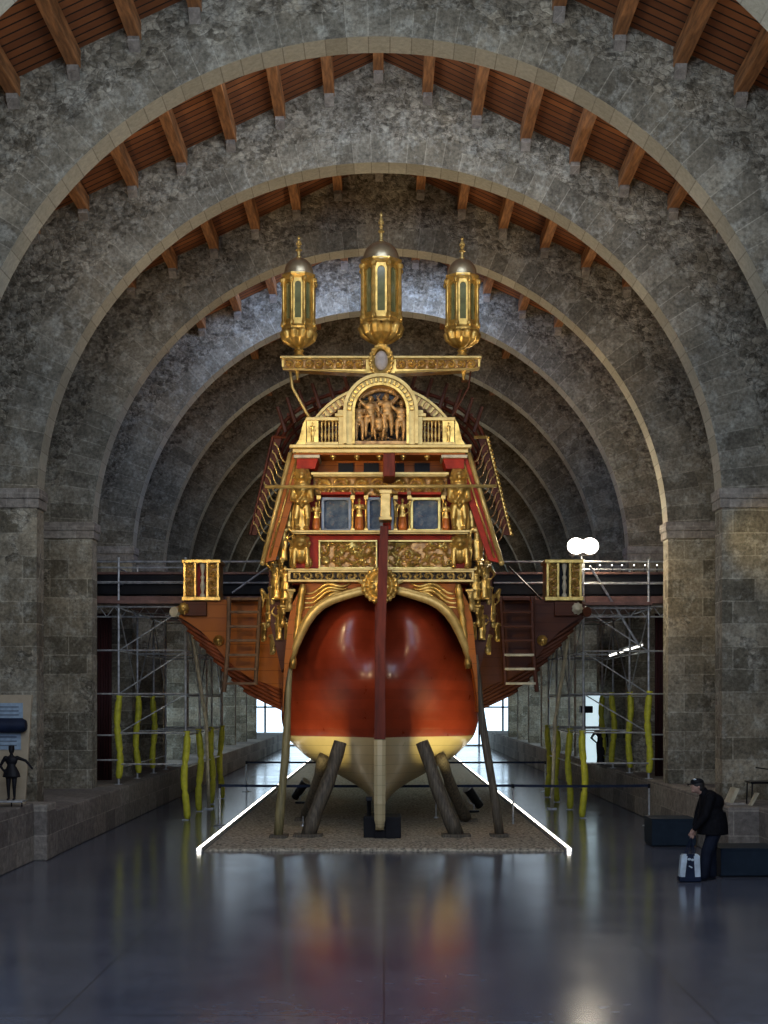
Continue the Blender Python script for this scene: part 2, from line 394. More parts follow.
M = {}
M['arch'] = stone_arch_mat()
M['stone'] = stone_plain('ledge_stone', (.15, .13, .11), (.30, .27, .22))
M['corbel'] = stone_plain('corbel_stone', (.25, .22, .18), (.34, .31, .26), .4, .3)
M['floor'] = floor_mat()
M['roof'] = roof_mat()
M['beam'] = mat('roof_beam_wood', (.42, .19, .07), .6, var=.3, vs=3, stretch=(5, .6, 5), bump=.2)
M['gravel'] = mat('gravel', (.50, .44, .32), .95, var=.35, vs=16, bump=1.0)
M['led'] = mat('led_tube', (1, 1, 1), .5, emit=(1, .93, .80), es=5)
M['black'] = mat('black_paint', (.012, .012, .014), .5)
M['blackmetal'] = mat('black_metal', (.015, .015, .018), .35, .6)
M['steel'] = mat('galvanised_steel', (.55, .57, .57), .42, .55, var=.2, vs=9)
M['shieldgrey'] = mat('shield_grey', (.42, .36, .31), .5, .2)
M['foam'] = mat('yellow_foam', (.60, .58, .035), .6, var=.12, vs=8, bump=.3)
M['gold'] = mat('gilding', (.80, .53, .15), .36, .78, var=.18, vs=5, bump=.15, col2=(.34, .21, .05))
M['palegold'] = mat('pale_gilding', (.62, .45, .16), .40, .45, var=.12, vs=6, bump=.1, col2=(.46, .31, .09))
M['olivegold'] = mat('olive_gilding', (.60, .46, .15), .36, .8, var=.15, vs=5, bump=.1, col2=(.36, .25, .07))
M['dome'] = mat('dull_brass_dome', (.60, .52, .34), .36, .85, var=.1, vs=5)
M['glass'] = mat('lantern_pane', (.16, .17, .07), .15, .0, var=.2, vs=4, coat=.6)
M['red'] = mat('red_lacquer', (.36, .030, .012), .5, var=.2, vs=4)
M['hullred'] = plank_mat('hull_red', (.13, .016, .006), (.36, .048, .014), .34, 'z', .21, .16, coat=.25)
M['hullcream'] = plank_mat('hull_cream', (.52, .42, .22), (.70, .59, .34), .34, 'z', .2, .4, coat=.3)
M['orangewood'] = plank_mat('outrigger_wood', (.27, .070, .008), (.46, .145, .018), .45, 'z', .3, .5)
M['bracketwood'] = mat('bracket_wood', (.22, .055, .018), .5, var=.3, vs=3)
M['ladderwood'] = mat('ladder_wood', (.20, .115, .06), .6, var=.2, vs=4)
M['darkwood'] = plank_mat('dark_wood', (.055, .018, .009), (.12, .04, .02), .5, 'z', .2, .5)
M['ribwood'] = mat('red_rib_wood', (.12, .03, .012), .5, var=.25, vs=4)
M['rudder'] = mat('rudder_red', (.13, .022, .010), .5, var=.2, vs=3, stretch=(4, 4, .6))
M['prop'] = mat('weathered_prop_wood', (.13, .105, .07), .7, var=.3, vs=4, stretch=(6, 6, .7), bump=.3)
M['poleolive'] = mat('pale_pole_wood', (.30, .25, .11), .55, var=.2, vs=4, stretch=(6, 6, .7))
M['bronze'] = mat('carved_walnut_gilt', (.52, .31, .11), .42, .4, var=.2, vs=9, col2=(.20, .095, .03))
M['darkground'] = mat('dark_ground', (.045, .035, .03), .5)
M['painting'] = painting_mat()
M['orangecloth'] = mat('orange_drapery', (.62, .17, .03), .4, .3, var=.15, vs=9)
M['cream'] = mat('cream_paint', (.55, .49, .33), .5)
M['bluegrey'] = mat('bluish_frame', (.22, .25, .28), .45, .3)
M['lamp'] = mat('lit_lamp', (1, 1, 1), .5, emit=(1, .96, .88), es=7)
M['tubelamp'] = mat('fluorescent_tube', (1, 1, 1), .5, emit=(1, .97, .85), es=2.2)
M['daywin'] = mat('bright_window', (.8, .9, 1), .5, emit=(.62, .82, 1), es=1.5)
M['backlit'] = mat('backlit_panel', (.8, .9, .95), .5, emit=(.6, .78, .85), es=.55)
M['redcurtain'] = mat('dark_red_cloth', (.05, .008, .008), .8, var=.2, vs=2, stretch=(8, 8, .3))
M['deckred'] = mat('reddish_deck_board', (.20, .10, .075), .6, var=.2, vs=5)
M['sign'] = mat('beige_board', (.42, .34, .22), .6, var=.05)
M['signblue'] = mat('pale_blue_print', (.30, .40, .48), .5, var=.1, vs=12)
M['signtext'] = mat('grey_print', (.14, .18, .22), .6)
M['navybox'] = mat('dark_blue_box', (.014, .025, .038), .6, var=.1)
M['coat'] = mat('black_coat', (.005, .005, .007), .8, var=.2, vs=20, bump=.2)
M['trouser'] = mat('dark_navy_trousers', (.010, .014, .026), .8)
M['skin'] = mat('skin', (.42, .25, .18), .5)
M['hair'] = mat('dark_hair', (.02, .017, .015), .6)
M['bagwhite'] = mat('bag_white', (.55, .66, .72), .6)
M['bagnavy'] = mat('bag_navy', (.012, .02, .045), .6)
for q_ in ('red', 'rudder', 'darkwood', 'ribwood', 'orangewood', 'bracketwood', 'navybox', 'coat', 'black', 'bagnavy', 'trouser', 'painting', 'ladderwood'):
    M[q_].node_tree.nodes['Principled BSDF'].inputs['Specular IOR Level'].default_value = .15
M['sidewall'] = stone_plain('side_wall_stone', (.085, .07, .048), (.18, .15, .105), .8, .35)

# ------------------------------------------------------------------ setting
AY = [16.35+5.0*k for k in range(14)]        # front faces of the transverse arches
TH = .55; R0 = 6.64; ZS = 6.68; RIDGE = 15.03; SL = .469
b = MB(); b.box(-30, 30, -14, 88, -.2, 0); props(b.build('floor', M['floor']), kind='structure')
# roof
roof = thing('ceiling', (XC, 16, 15), None, None, kind='structure')
b = MB()
for s in (-1, 1):
    xs = [0, 16*s]
    for q in (0,):
        v = [(XC+xs[0], 10, RIDGE+.3), (XC+xs[1], 10, RIDGE+.3-SL*16), (XC+xs[1], 88, RIDGE+.3-SL*16), (XC+xs[0], 88, RIDGE+.3)]
        lo = [b.b.verts.new(p) for p in v]; hi = [b.b.verts.new((p[0], p[1], p[2]+.15)) for p in v]
        b._f(lo); b._f(hi[::-1])
        for k in range(4): b._f([lo[k], lo[(k+1) % 4], hi[(k+1) % 4], hi[k]])
b.build('roof_boards', M['roof'], roof)
KX = [k*.95+XC-.02 for k in range(-9, 10)]
far = MB()
bm1 = None
for i, y0 in enumerate([11.35]+AY[:-1]):
    for k in KX:
        z = RIDGE-SL*abs(k-XC)
        if i == 0 and abs(k) > 8.3: continue
        if i <= 5:
            b = MB(); b.box(k-.1, k+.1, y0+TH-.05, y0+5.0+.12, z+.02, z+.31, .012); b.build('beam', M['beam'], roof)
        else: far.box(k-.1, k+.1, y0+TH-.05, y0+5.0+.12, z+.02, z+.31)
o = far.build('distant_beams', M['beam'], roof); o['kind'] = 'stuff'
# arches
def arch_mesh():
    b = MB(); N = 72
    wallx = 15.0
    inner = [(-R0, 0.0)]+[(-R0, ZS*q/4) for q in (1, 2, 3)]
    inner += [(-R0*math.cos(PI*k/N), ZS+R0*math.sin(PI*k/N)) for k in range(N+1)]
    inner += [(R0, ZS*q/4) for q in (3, 2, 1)]+[(R0, 0.0)]
    outer = []
    for (x, z) in inner:
        if z <= ZS+.01 and abs(abs(x)-R0) < .01:
            outer.append((math.copysign(R0+2.6, x), z))
        else:
            # point on roof line or on the side edge in the same direction
            outer.append((x, z))
    outer2 = []
    for k, (x, z) in enumerate(inner):
        if z <= ZS+.01 and abs(abs(x)-R0) < .01: outer2.append((math.copysign(R0+2.6, x), z))
        else:
            a = math.atan2(z-ZS, x); X = x/R0*15.0
            outer2.append((X, RIDGE+.33-SL*abs(X)))
    b.strip(inner, outer2, 0, TH)
    return b
me = None
for i, y0 in enumerate(AY[:12]):
    root = thing('stone_arch', (XC, y0, 0), None, None, kind='structure')
    b = arch_mesh()
    for v in b.b.verts: v.co += Vector((XC, y0, 0))
    b.build('arch_wall', M['arch'], root)
    for s in (-1, 1):
        b = MB(); x = XC+s*R0
        b.box(x-s*.07, x+s*2.7, y0-.07, y0+TH+.1, 6.8, 7.0, .02); b.box(x-s*.05, x+s*2.65, y0-.05, y0+TH+.05, 6.62, 6.8, .02)
        b.build('impost', M['corbel'], root)
    if 1 <= i <= 4:
        for k in KX:
            z = RIDGE-SL*abs(k-XC)
            if abs(k-XC) > 8.4: continue
            b = MB(); b.prismx([(y0+.02, z+.02), (y0-.14, z+.02), (y0-.14, z-.06), (y0+.02, z-.19)], k-.09, k+.09); b.build('corbel', M['corbel'], root)
# raised side floors with a stone edge
def slab(name, x0, x1, y0, y1, z, m='stone'):
    b = MB(); b.box(x0, x1, y0, y1, 0, z, .03); return props(b.build(name, M[m]), kind='structure')
slab('trim_1', -15.5, -6.3, 8, 24.5, 1.05); slab('trim_2', -15.5, -6.07, 24.5, 25.2, 1.02)
slab('trim_3', -15.5, -6.09, 25.2, 86, .86)
slab('trim_4', 6.2, 15.5, 24.5, 27.0, .97); slab('trim_5', 6.42, 15.5, 27.0, 86, .97); slab('trim_6', 6.75, 15.5, 8, 24.5, .97)
for s, nm in ((-1, 'wall_left'), (1, 'wall_right')):
    b = MB(); b.box(s*15.4, s*15.8, 8, 88, 0, 9.0); props(b.build(nm, M['sidewall']), kind='structure')
root = thing('window_20', (0, 85.9, 0), None, None, kind='structure')
b = MB(); b.box(-9, 9, 85.9, 85.95, .1, 5.0); b.build('pane', M['daywin'], root)
b = MB()
for q in range(13): b.box(-9+q*1.5-.06, -9+q*1.5+.06, 85.75, 85.9, 0, 5.0)
b.box(-9, 9, 85.75, 85.9, 2.4, 2.5); b.build('window_frame', M['blackmetal'], root)
# partition walls between far piers, with tall windows low down
b = MB(); b.box(-16, 16, 86, 86.4, 0, 16); props(b.build('wall_far', M['sidewall']), kind='structure')
wn = 0
for s in (-1, 1):
    for i in range(5, 12):
        y0 = AY[i]+TH; 
        b = MB(); x = XC+s*(R0+1.2)
        b.box(x, x+s*.3, y0, AY[i]+5, 3.6, 7.2); props(b.build('wall_bay', M['sidewall']), kind='structure')
        wn += 1
        root = thing('window_%d' % wn, (x, y0+2.2, .95), None, None, kind='structure')
        b = MB(); b.box(x+s*.12, x+s*.16, y0, AY[i]+5, .97, 3.6); b.build('pane', M['daywin'], root)
        b = MB()
        for q in range(7): yy = y0+.1+q*(4.25/6); b.box(x-s*.0, x+s*.12, yy-.05, yy+.05, .97, 3.6)
        b.box(x, x+s*.12, y0, AY[i]+5, 2.2, 2.3); b.build('window_frame', M['blackmetal'], root)
# gravel bed
b = MB(); nx, ny = 60, 160
vs = [[b.b.verts.new((-3.46+6.92*i/nx, 26.05+(j/ny)**1.7*50, .05+.035*noise.noise(Vector((i*.5, j*.5, 0))) if 0 < j < ny and 0 < i < nx else 0.0)) for i in range(nx+1)] for j in range(ny+1)]
for j in range(ny):
    for i in range(nx): b._f([vs[j][i], vs[j][i+1], vs[j+1][i+1], vs[j+1][i]])
props(b.build('gravel_bed', M['gravel'], smooth=True), 'long bed of tan gravel under the galley keel', 'gravel', kind='stuff')
for s, nm in ((-1, 'left'), (1, 'right')):
    b = MB(); x = s*3.54; b.box(x-.035, x+.035, 26.0, 76, 0.01, .06)
    rt = thing('light_strip', (x, 26, 0), 'glowing white light strip along the %s edge of the gravel bed' % nm, 'light strip', 'light strips beside the gravel')
    b.build('diffuser', M['led'], rt)
    b = MB(); b.box(x-.06, x-.037, 26.0, 76, 0, .07); b.box(x+.037, x+.06, 26.0, 76, 0, .07); b.build('channel', M['steel'], rt)

# ------------------------------------------------------------------ the galley
G = thing('galley', (XC, 30, .25), 'huge gilded royal galley, red and cream hull, stern towards us, propped on gravel', 'ship')
YS = 28.0
def sx(px, Y=YS): return (px-384.0)*Y/F
def sz(py, Y=YS): return CAMZ-(py-HY)*Y/F
CX = 380.5
def interp(tab, z):
    if z <= tab[0][0]: return tab[0][1]
    for (a, va), (c, vc) in zip(tab, tab[1:]):
        if z <= c:
            t = (z-a)/(c-a); return va+(vc-va)*t
    return tab[-1][1]
def sm(a, c, x):
    t = max(0, min(1, (x-a)/(c-a))); return t*t*(3-2*t)
BT = [(.2, .07), (.35, .09), (.5, .17), (.74, .42), (1.1, 1.02), (1.6, 1.74), (2.06, 2.12), (2.44, 2.22), (2.9, 2.22), (3.4, 2.17), (3.88, 2.06), (4.3, 1.9), (4.72, 1.68), (5.0, 1.42), (5.2, 1.05), (5.28, .7)]
def BB(z): return (interp(BT, z-.08)+interp(BT, z)+interp(BT, z+.08))/3
def hullY(u, z):
    wv = sm(1.0, 2.9, z); D = 6.0*(1-sm(.2, 2.4, z))+2.4*sm(.2, 2.4, z)
    he = 1-math.sqrt(max(0, 1-u**2.3)); hl = u**1.25*.85+.15*(1-math.sqrt(max(0, 1-u*u)))
    hm = .46*(1-math.exp(-u/.27))/(1-math.exp(-1/.27))+.54*(1-math.sqrt(max(0, 1-u**3)))
    w1 = sm(2.3, 4.1, z); w2 = sm(.7, 1.9, z)
    h = w1*he+(1-w1)*(w2*hm+(1-w2)*hl)
    val = .5*sm(2.9, 4.3, z)*math.exp(-(u/.24)**2)
    top = .9*(1-math.sqrt(max(0, 1-sm(4.2, 5.35, z)**2)))
    return 28.25+D*h+val+top
b = MB()
zs = [.22+(2.11-.22)*k/26 for k in range(27)]+[2.11+(5.26-2.11)*k/44 for k in range(1, 45)]
us = [math.sin(PI/2*k/26) for k in range(27)]
rows = []
for z in zs:
    R = []
    B = BB(z)
    for s in (-1, 1):
        side = []
        for u in us: side.append((XC+s*u*B, hullY(u, z), z))
        # flank running forward
        ye = hullY(1, z)
        for q in range(1, 25):
            t = q/24; y = ye+(74-ye)*t
            wd = sm(0, .25, t)*.42*sm(1, 3, z); tap = 1-sm(.72, 1.0, t)*.9
            side.append((XC+s*(B+wd)*tap, y, z))
        R.append(side)
    rows.append([b.b.verts.new(p) for p in R[0][:0:-1]]+[b.b.verts.new(p) for p in R[1]])
for k in range(len(rows)-1):
    b.mi = 1 if zs[k] < 2.10 else 0
    for i in range(len(rows[k])-1): b._f([rows[k][i], rows[k][i+1], rows[k+1][i+1], rows[k+1][i]])
b.mi = 0
b._f(rows[-1])
b.mi = 1; b._f(rows[0])
hull = b.build('hull', [M['hullred'], M['hullcream']], G, smooth='a')
# keel fin / sternpost
b = MB(); b.mi = 1
b.prismx([(27.98, .3), (28.03, .22), (36, .22), (36, .9), (29.2, 2.0), (28.5, 2.11), (28.0, 2.11)], XC-.085, XC+.085)
b.build('keel', [M['hullred'], M['hullcream']], G)
b = MB(); b.prismx([(28.0, 2.11), (28.6, 2.11), (29.0, 5.3), (28.2, 5.3), (28.1, 3.6)], XC-.10, XC+.10)
b.build('sternpost', M['rudder'], G)
# rudder (blade edge-on)
def lerp(a, c, t): return a+(c-a)*t
rd = MB()
prof = [(2.11, 27.45, .115, 379.8), (3.0, 27.5, .10, 380.2), (4.2, 27.6, .09, 381.0), (5.4, 27.66, .095, 382.6), (6.45, 27.72, .085, 384.4)]
prev = None
for (z, yb, hw, px) in prof:
    cx = sx(px, 27.7); r_ = [rd.b.verts.new(p) for p in ((cx-hw, yb, z), (cx+hw, yb, z), (cx+hw, yb+.4, z), (cx-hw, yb+.4, z))]
    if prev:
        for k in range(4): rd._f([prev[k], prev[(k+1) % 4], r_[(k+1) % 4], r_[k]])
    else: rd._f(r_[::-1])
    prev = r_
rd._f(prev)
rud = rd.build('rudder', M['rudder'], G)
rl = MB(); prev = None
for (z, yb, hw) in [(.24, 27.80, .03), (.30, 27.70, .075), (.45, 27.62, .11), (.8, 27.52, .115), (1.5, 27.46, .115), (2.1, 27.45, .12)]:
    cx = sx(379.8, 27.7); r_ = [rl.b.verts.new(p) for p in ((cx-hw, yb+.06, z), (cx-hw*.4, yb, z), (cx+hw*.4, yb, z), (cx+hw, yb+.06, z), (cx+hw, 27.95, z), (cx-hw, 27.95, z))]
    if prev:
        for k in range(6): rl._f([prev[k], prev[(k+1) % 6], r_[(k+1) % 6], r_[k]])
    else: rl._f(r_[::-1])
    prev = r_
rl._f(prev); rl.build('rudder_tip', M['hullcream'], rud)
b = MB(); cx = sx(385.5, 27.6); b.box(cx-.13, cx+.13, 27.5, 27.95, sz(523), sz(520), .01); b.box(cx-.10, cx+.10, 27.52, 27.9, sz(521), sz(496), .015); b.box(cx-.13, cx+.13, 27.5, 27.95, sz(497), sz(493), .01)
b.build('rudder_head', M['palegold'], rud)
b = MB(); b.box(sx(383), sx(395), 27.3, 28.2, sz(482), sz(459), .02); b.build('tiller', M['rudder'], rud)

# relief helpers -------------------------------------------------
def relief(name, x0, x1, z0, z1, y, depth, kind, mats, parent, seed=0, thr=.35, dens=34, arch=None):
    b = MB(); W = x1-x0; H = z1-z0; nx = max(6, int(W*dens)); nz = max(6, int(H*dens)); hs = {}
    def hh(u, v):
        X = u*W; Zv = v*H
        if kind == 'vine':
            L = H*1.05; k = math.floor(X/L); s = 1 if k % 2 else -1
            dx = X-(k+.5)*L; dz = Zv-H/2; r = math.hypot(dx, dz)/(H*.5); a = math.atan2(dz, dx)
            val = .5+.5*math.cos(2*PI*r*1.25-s*a)
            return max(0, val)*(1-sm(.85, 1.15, r))+.5*abs(noise.noise(Vector((X*14, Zv*14, seed))))
        if kind == 'panel':
            L = W*.95; k = math.floor(Zv/L); s = 1 if k % 2 else -1
            dx = X-W/2; dz = Zv-(k+.5)*L; r = math.hypot(dx, dz)/(W*.5); a = math.atan2(dz, dx)
            return (.5+.5*math.cos(2*PI*r*1.2-2*s*a))*(1-sm(.95, 1.2, r))+.4*abs(noise.noise(Vector((X*16, Zv*16, seed))))
        if kind == 'leaf':
            return .5+.5*math.sin(X*26)*math.cos(Zv*PI/H*2)
        n1 = noise.noise(Vector((X*6.5, Zv*7.5, seed))); n2 = noise.noise(Vector((X*17, Zv*17, seed+5)))
        return max(0, .75-2.6*abs(n1)+.7*n2)
    g = [[None]*(nz+1) for _ in range(nx+1)]
    for i in range(nx+1):
        for j in range(nz+1):
            u, v = i/nx, j/nz; e = min(i, nx-i, j, nz-j)
            h = 0 if e == 0 else min(1.2, hh(u, v))
            hs[(i, j)] = h; g[i][j] = b.b.verts.new((x0+u*W, y-depth*h, z0+v*H))
    for i in range(nx):
        for j in range(nz):
            m_ = (hs[(i, j)]+hs[(i+1, j)]+hs[(i, j+1)]+hs[(i+1, j+1)])/4
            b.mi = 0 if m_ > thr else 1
            b._f([g[i][j], g[i+1][j], g[i+1][j+1], g[i][j+1]])
    b.mi = 1
    bk = [b.b.verts.new((x, y+.05, z)) for x, z in ((x0, z0), (x1, z0), (x1, z1), (x0, z1))]
    b._f(bk[::-1])
    return b.build(name, mats, parent, smooth='a', fix=True)
def frame(b, x0, x1, z0, z1, t, y0, y1, bev=.008):
    b.box(x0, x1, y0, y1, z0, z0+t, bev); b.box(x0, x1, y0, y1, z1-t, z1, bev)
    b.box(x0, x0+t, y0, y1, z0+t, z1-t, bev); b.box(x1-t, x1, y0, y1, z0+t, z1-t, bev)

# figures --------------------------------------------------------
def body(b, H=1.0, arms=('down', 'down'), skirt=False, lean=0.0, legs=True, wings=False, seat=False):
    V = Vector; k = H
    def P(x, y, z): return V((x*k+lean*z*k, y*k, z*k))
    b.ball(P(0, 0, .935), (.052*k, .06*k, .07*k), 12)
    b.ball(P(0, -.052, .925), (.012*k, .018*k, .018*k), 8)                # nose
    b.ball(P(0, -.035, .885), (.03*k, .03*k, .022*k), 8)                  # chin
    b.cap(P(0, 0, .88), .03*k, P(0, 0, .82), .036*k)
    b.ball(P(0, 0, .74), (.115*k, .07*k, .10*k), 12); b.ball(P(0, -.01, .62), (.088*k, .06*k, .09*k), 12)
    b.ball(P(0, 0, .52), (.10*k, .072*k, .075*k), 12)
    for s, ar in ((-1, arms[0]), (1, arms[1])):
        b.ball(P(s*.105, 0, .79), .043*k, 10)
        sh = P(s*.12, 0, .79)
        if ar == 'down': e, h = P(s*.165, .01, .62), P(s*.16, -.05, .47)
        elif ar == 'hip': e, h = P(s*.22, .03, .64), P(s*.12, -.05, .54)
        elif ar == 'up': e, h = P(s*.2, -.03, .90), P(s*.13, -.03, 1.04)
        elif ar == 'fwd': e, h = P(s*.16, -.09, .66), P(s*.05, -.17, .68)
        else: e, h = P(s*.27, -.02, .74), P(s*.38, -.05, .62)
        b.cap(sh, .036*k, e, .028*k); b.cap(e, .027*k, h, .02*k); b.ball(h+(h-e).normalized()*.03*k, (.022*k, .018*k, .03*k), 8)
        if legs:
            if seat: kn, an = P(s*.10, -.2, .45), P(s*.07, -.16, .2)
            else: kn, an = P(s*.06, -.03 if s > 0 else 0, .28), P(s*.055, 0 if s > 0 else .01, .05)
            b.cap(P(s*.055, 0, .5), .058*k, kn, .04*k); b.cap(kn, .039*k, an, .024*k)
            b.cap(an-V((0, 0, .02*k)), .024*k, an+V((0, -.09*k, -.028*k)), .018*k)
    if skirt:
        b.lathe([(.0, .0), (.10*k, .0), (.095*k, .12*k), (.085*k, .4*k), (.085*k, .58*k), (0, .6*k)], (0, 0, 0), 14, 1, .75)
    if wings:
        for s in (-1, 1): b.cap(P(s*.08, .06, .72), .03*k, P(s*.24, .08, .95), .05*k); b.cap(P(s*.24, .08, .95), .05*k, P(s*.22, .08, .62), .02*k)
    return b
def fig(name, m, voxel=.016, **kw): return remesh(body(MB(), **kw), name, M[m], voxel, 2)
FIG = {
 'cary': fig('caryatid', 'gold', arms=('up', 'hip'), skirt=True), 'cary2': fig('caryatid', 'gold', arms=('down', 'hip'), skirt=True, wings=True),
 'nude1': fig('relief_figure', 'bronze', arms=('up', 'down'), lean=.03), 'nude2': fig('relief_figure', 'bronze', arms=('hip', 'up'), lean=-.04),
 'nude3': fig('relief_figure', 'bronze', arms=('down', 'fwd')), 'seat': fig('relief_figure', 'bronze', arms=('out', 'down'), seat=True),
 'robed': fig('saint', 'gold', arms=('fwd', 'fwd'), skirt=True)}
# lion-headed herm
def herm():
    b = MB(); V = Vector
    b.ball(V((0, 0, 1.13)), (.15, .14, .17), 14); b.ball(V((0, -.14, 1.09)), (.07, .08, .06), 10); b.ball(V((0, -.12, 1.17)), (.05, .05, .035), 8)
    for s in (-1, 1): b.ball(V((s*.11, 0, 1.25)), .045, 8); b.ball(V((s*.05, -.13, 1.16)), .025, 8)
    for k in range(12):
        a = 2*PI*k/12; b.ball(V((.16*math.cos(a), .02, 1.1+.18*math.sin(a))), .045, 8)
    b.ball(V((0, 0, .86)), (.19, .15, .18), 14); b.ball(V((0, 0, .62)), (.15, .13, .2), 12)
    for s in (-1, 1):
        b.cap(V((s*.17, 0, .88)), .07, V((s*.2, -.06, .64)), .05); b.cap(V((s*.2, -.06, .64)), .05, V((s*.08, -.17, .58)), .05)
        b.cap(V((s*.09, 0, .5)), .09, V((s*.12, -.06, .26)), .06); b.cap(V((s*.12, -.06, .26)), .055, V((s*.1, 0, .06)), .05); b.ball(V((s*.1, -.06, .04)), (.06, .1, .045), 8)
    for k in range(6): b.ball(V((.05*math.sin(k*2.1), -.13, .5+.07*k)), .045, 8)
    b.lathe([(0, 0), (.12, 0), (.10, .2), (.14, .5), (0, .6)], (0, .03, 0), 12, 1, .8)
    return remesh(b, 'lion_herm', M['gold'], .017, 2)
def crouch_lion():
    b = MB(); V = Vector
    b.ball(V((0, 0, .5)), (.15, .15, .15), 12); b.ball(V((0, -.14, .46)), (.07, .07, .055), 8)
    for k in range(10): a = 2*PI*k/10; b.ball(V((.16*math.cos(a), .03, .5+.16*math.sin(a))), .05, 8)
    b.ball(V((0, .12, .3)), (.17, .2, .2), 12)
    for s in (-1, 1):
        b.cap(V((s*.12, -.02, .36)), .06, V((s*.13, -.07, .06)), .045); b.ball(V((s*.13, -.12, .035)), (.055, .08, .035), 8)
        b.ball(V((s*.17, .2, .14)), (.08, .14, .13), 10)
    return remesh(b, 'lion', M['gold'], .016, 2)
def scroll_bracket():
    b = MB()
    pts = []; 
    for k in range(18):
        t = k/17; a = t*2.2*PI; r = .13*(1-t*.75); pts.append((0, -.10-r*math.cos(a)+.02, .30+r*math.sin(a)))
    b.tube(pts, [.045]*18, 8)
    b.prismx([(.12, .5), (-.22, .5), (-.24, .42), (-.1, .3), (.0, .12), (.12, .0)], -.06, .06)
    b.box(-.1, .1, -.26, .12, .46, .53, .01)
    b.ball((0, -.06, .12), (.07, .08, .1), 10)
    return remesh(b, 'scroll_bracket', M['gold'], .014, 1)
FIG['herm'] = herm(); FIG['lion'] = crouch_lion(); FIG['scroll'] = scroll_bracket()
def with_mat(me, m):
    c = me.copy(); c.materials.clear(); c.materials.append(M[m]); return c

SCP = with_mat(FIG['scroll'], 'palegold')
# castle body behind the decorated face
b = MB()
b.box(sx(291), sx(470), 28.35, 38, sz(583), sz(533), 0); b.box(sx(293), sx(468), 28.45, 38, sz(533), sz(474)); b.box(sx(296), sx(465), 28.7, 38, sz(474), sz(446))
b.build('stern_castle', M['red'], G)
# counter boards above the gilded wing band
band = [(371, 590.5), (358, 592.5), (345, 596), (332, 600), (322, 605), (313, 613), (306, 623), (300, 635), (295, 647), (290, 661), (287, 678), (284.5, 696), (284, 712)]
def mir(px): return 2*CX-px
for s in (-1, 1):
    f = (lambda p: p) if s < 0 else mir
    pts = [Vector((sx(f(p), 28.1), 28.02+.35*sm(590, 700, q), sz(q, 28.1))) for p, q in band if q < 670]
    b = MB(); n = len(pts); rr = [.07+.035*math.sin(PI*k/(n-1)) for k in range(n)]
    b.tube(pts, rr, 10); b.tube([p+Vector((-.0, -.03, .07)) for p in pts[:-3]], .035, 6)
    b.build('wing_moulding', M['palegold'], G, smooth=True)
    outer = [(371, 581), (358, 581), (345, 581), (332, 581), (318, 581), (306, 583), (299, 592), (293, 604), (289, 620), (287, 640), (285, 660), (284, 680), (283, 712)]
    b = MB(); b.strip([(sx(f(p), 28.3), sz(q, 28.3)) for p, q in band], [(sx(f(p), 28.3), sz(q, 28.3)) for p, q in outer], 28.15, 28.9)
    b.build('counter_board', M['orangewood'], G)
    # wavy gilded scrolls on the counter
    for k in range(4):
        b = MB(); pp = []
        for j in range(15):
            t = j/14; px = 350-44*t-2*k+ (0 if k < 3 else 3); py = 583+3.3*k+ (9+3*k)*t**1.5+2.6*math.sin(t*9+k*.6)
            pp.append((sx(f(px), 28.05), 28.12-.04*math.sin(t*6), sz(py, 28.05)))
        b.tube(pp, [.012+.03*math.sin(PI*(j+.5)/15) for j in range(15)], 8); b.build('counter_scroll', M['gold'], G, smooth=True)
    b = MB()   # acanthus quarter leaf running down the corner
    pp = [(sx(f(303-.14*q), 28), 28.02+.02*q/6, sz(584+q, 28)) for q in range(0, 86, 6)]
    b.tube(pp, [.05+.035*abs(math.sin(k*1.3)) for k in range(len(pp))], 8); b.build('corner_leaf', M['gold'], G, smooth=True)
    # frieze beam
x0, x1 = sx(288), sx(474)
b = MB(); frame(b, x0, x1, sz(582), sz(570), .05, 27.98, 28.35)
b.box(x0-.06, x1+.06, 27.95, 28.4, sz(570.5), sz(568.5), .01)
for s in (-1, 1):
    f = (lambda p: p) if s < 0 else mir
    b.tube([(sx(f(358)), 28.0, sz(581)), (sx(f(364)), 28.0, sz(584)), (sx(f(368)), 28, sz(590)), (sx(f(370)), 28, sz(596))], .03, 8)
b.build('frieze_frame', M['palegold'], G)
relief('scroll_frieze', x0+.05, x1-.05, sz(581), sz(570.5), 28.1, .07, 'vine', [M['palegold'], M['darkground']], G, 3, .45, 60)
# mask with wreath round the rudder
b = MB(); c = Vector((sx(380), 27.9, sz(586)))
b.ball(c, (.23, .14, .27), 16); b.ball(c+Vector((0, -.15, -.02)), (.05, .07, .08), 8); b.ball(c+Vector((0, -.12, -.14)), (.09, .05, .03), 8)
for s in (-1, 1): b.ball(c+Vector((s*.14, -.09, .07)), (.06, .05, .04), 8); b.ball(c+Vector((s*.15, -.10, -.04)), (.07, .06, .06), 8)
for k in range(20):
    a = 2*PI*k/20; rr = .33
    b.ball(c+Vector((rr*math.cos(a), -.02, rr*1.02*math.sin(a))), .058, 8)
    b.cap(c+Vector((.24*math.cos(a), .03, .27*math.sin(a))), .05, c+Vector((rr*math.cos(a+.1), -.02, rr*math.sin(a+.1))), .035, 8)
place('sun_mask', remesh(b, 'sun_mask', M['gold'], .014, 1), (0, 0, 0), G)
# lower band: red field with long relief
b = MB(); b.box(sx(293), sx(470), 28.1, 28.4, sz(569), sz(534)); b.build('red_field', M['red'], G)
for (a, c) in ((320, 376), (388, 453)):
    relief('battle_relief', sx(a), sx(c), sz(568), sz(541), 28.07, .10, 'fig', [M['olivegold'], M['bronze']], G, a*.1, .3, 44)
    b = MB(); frame(b, sx(a)-.03, sx(c)+.03, sz(569), sz(540), .04, 27.98, 28.1); b.build('relief_frame', M['olivegold'], G)
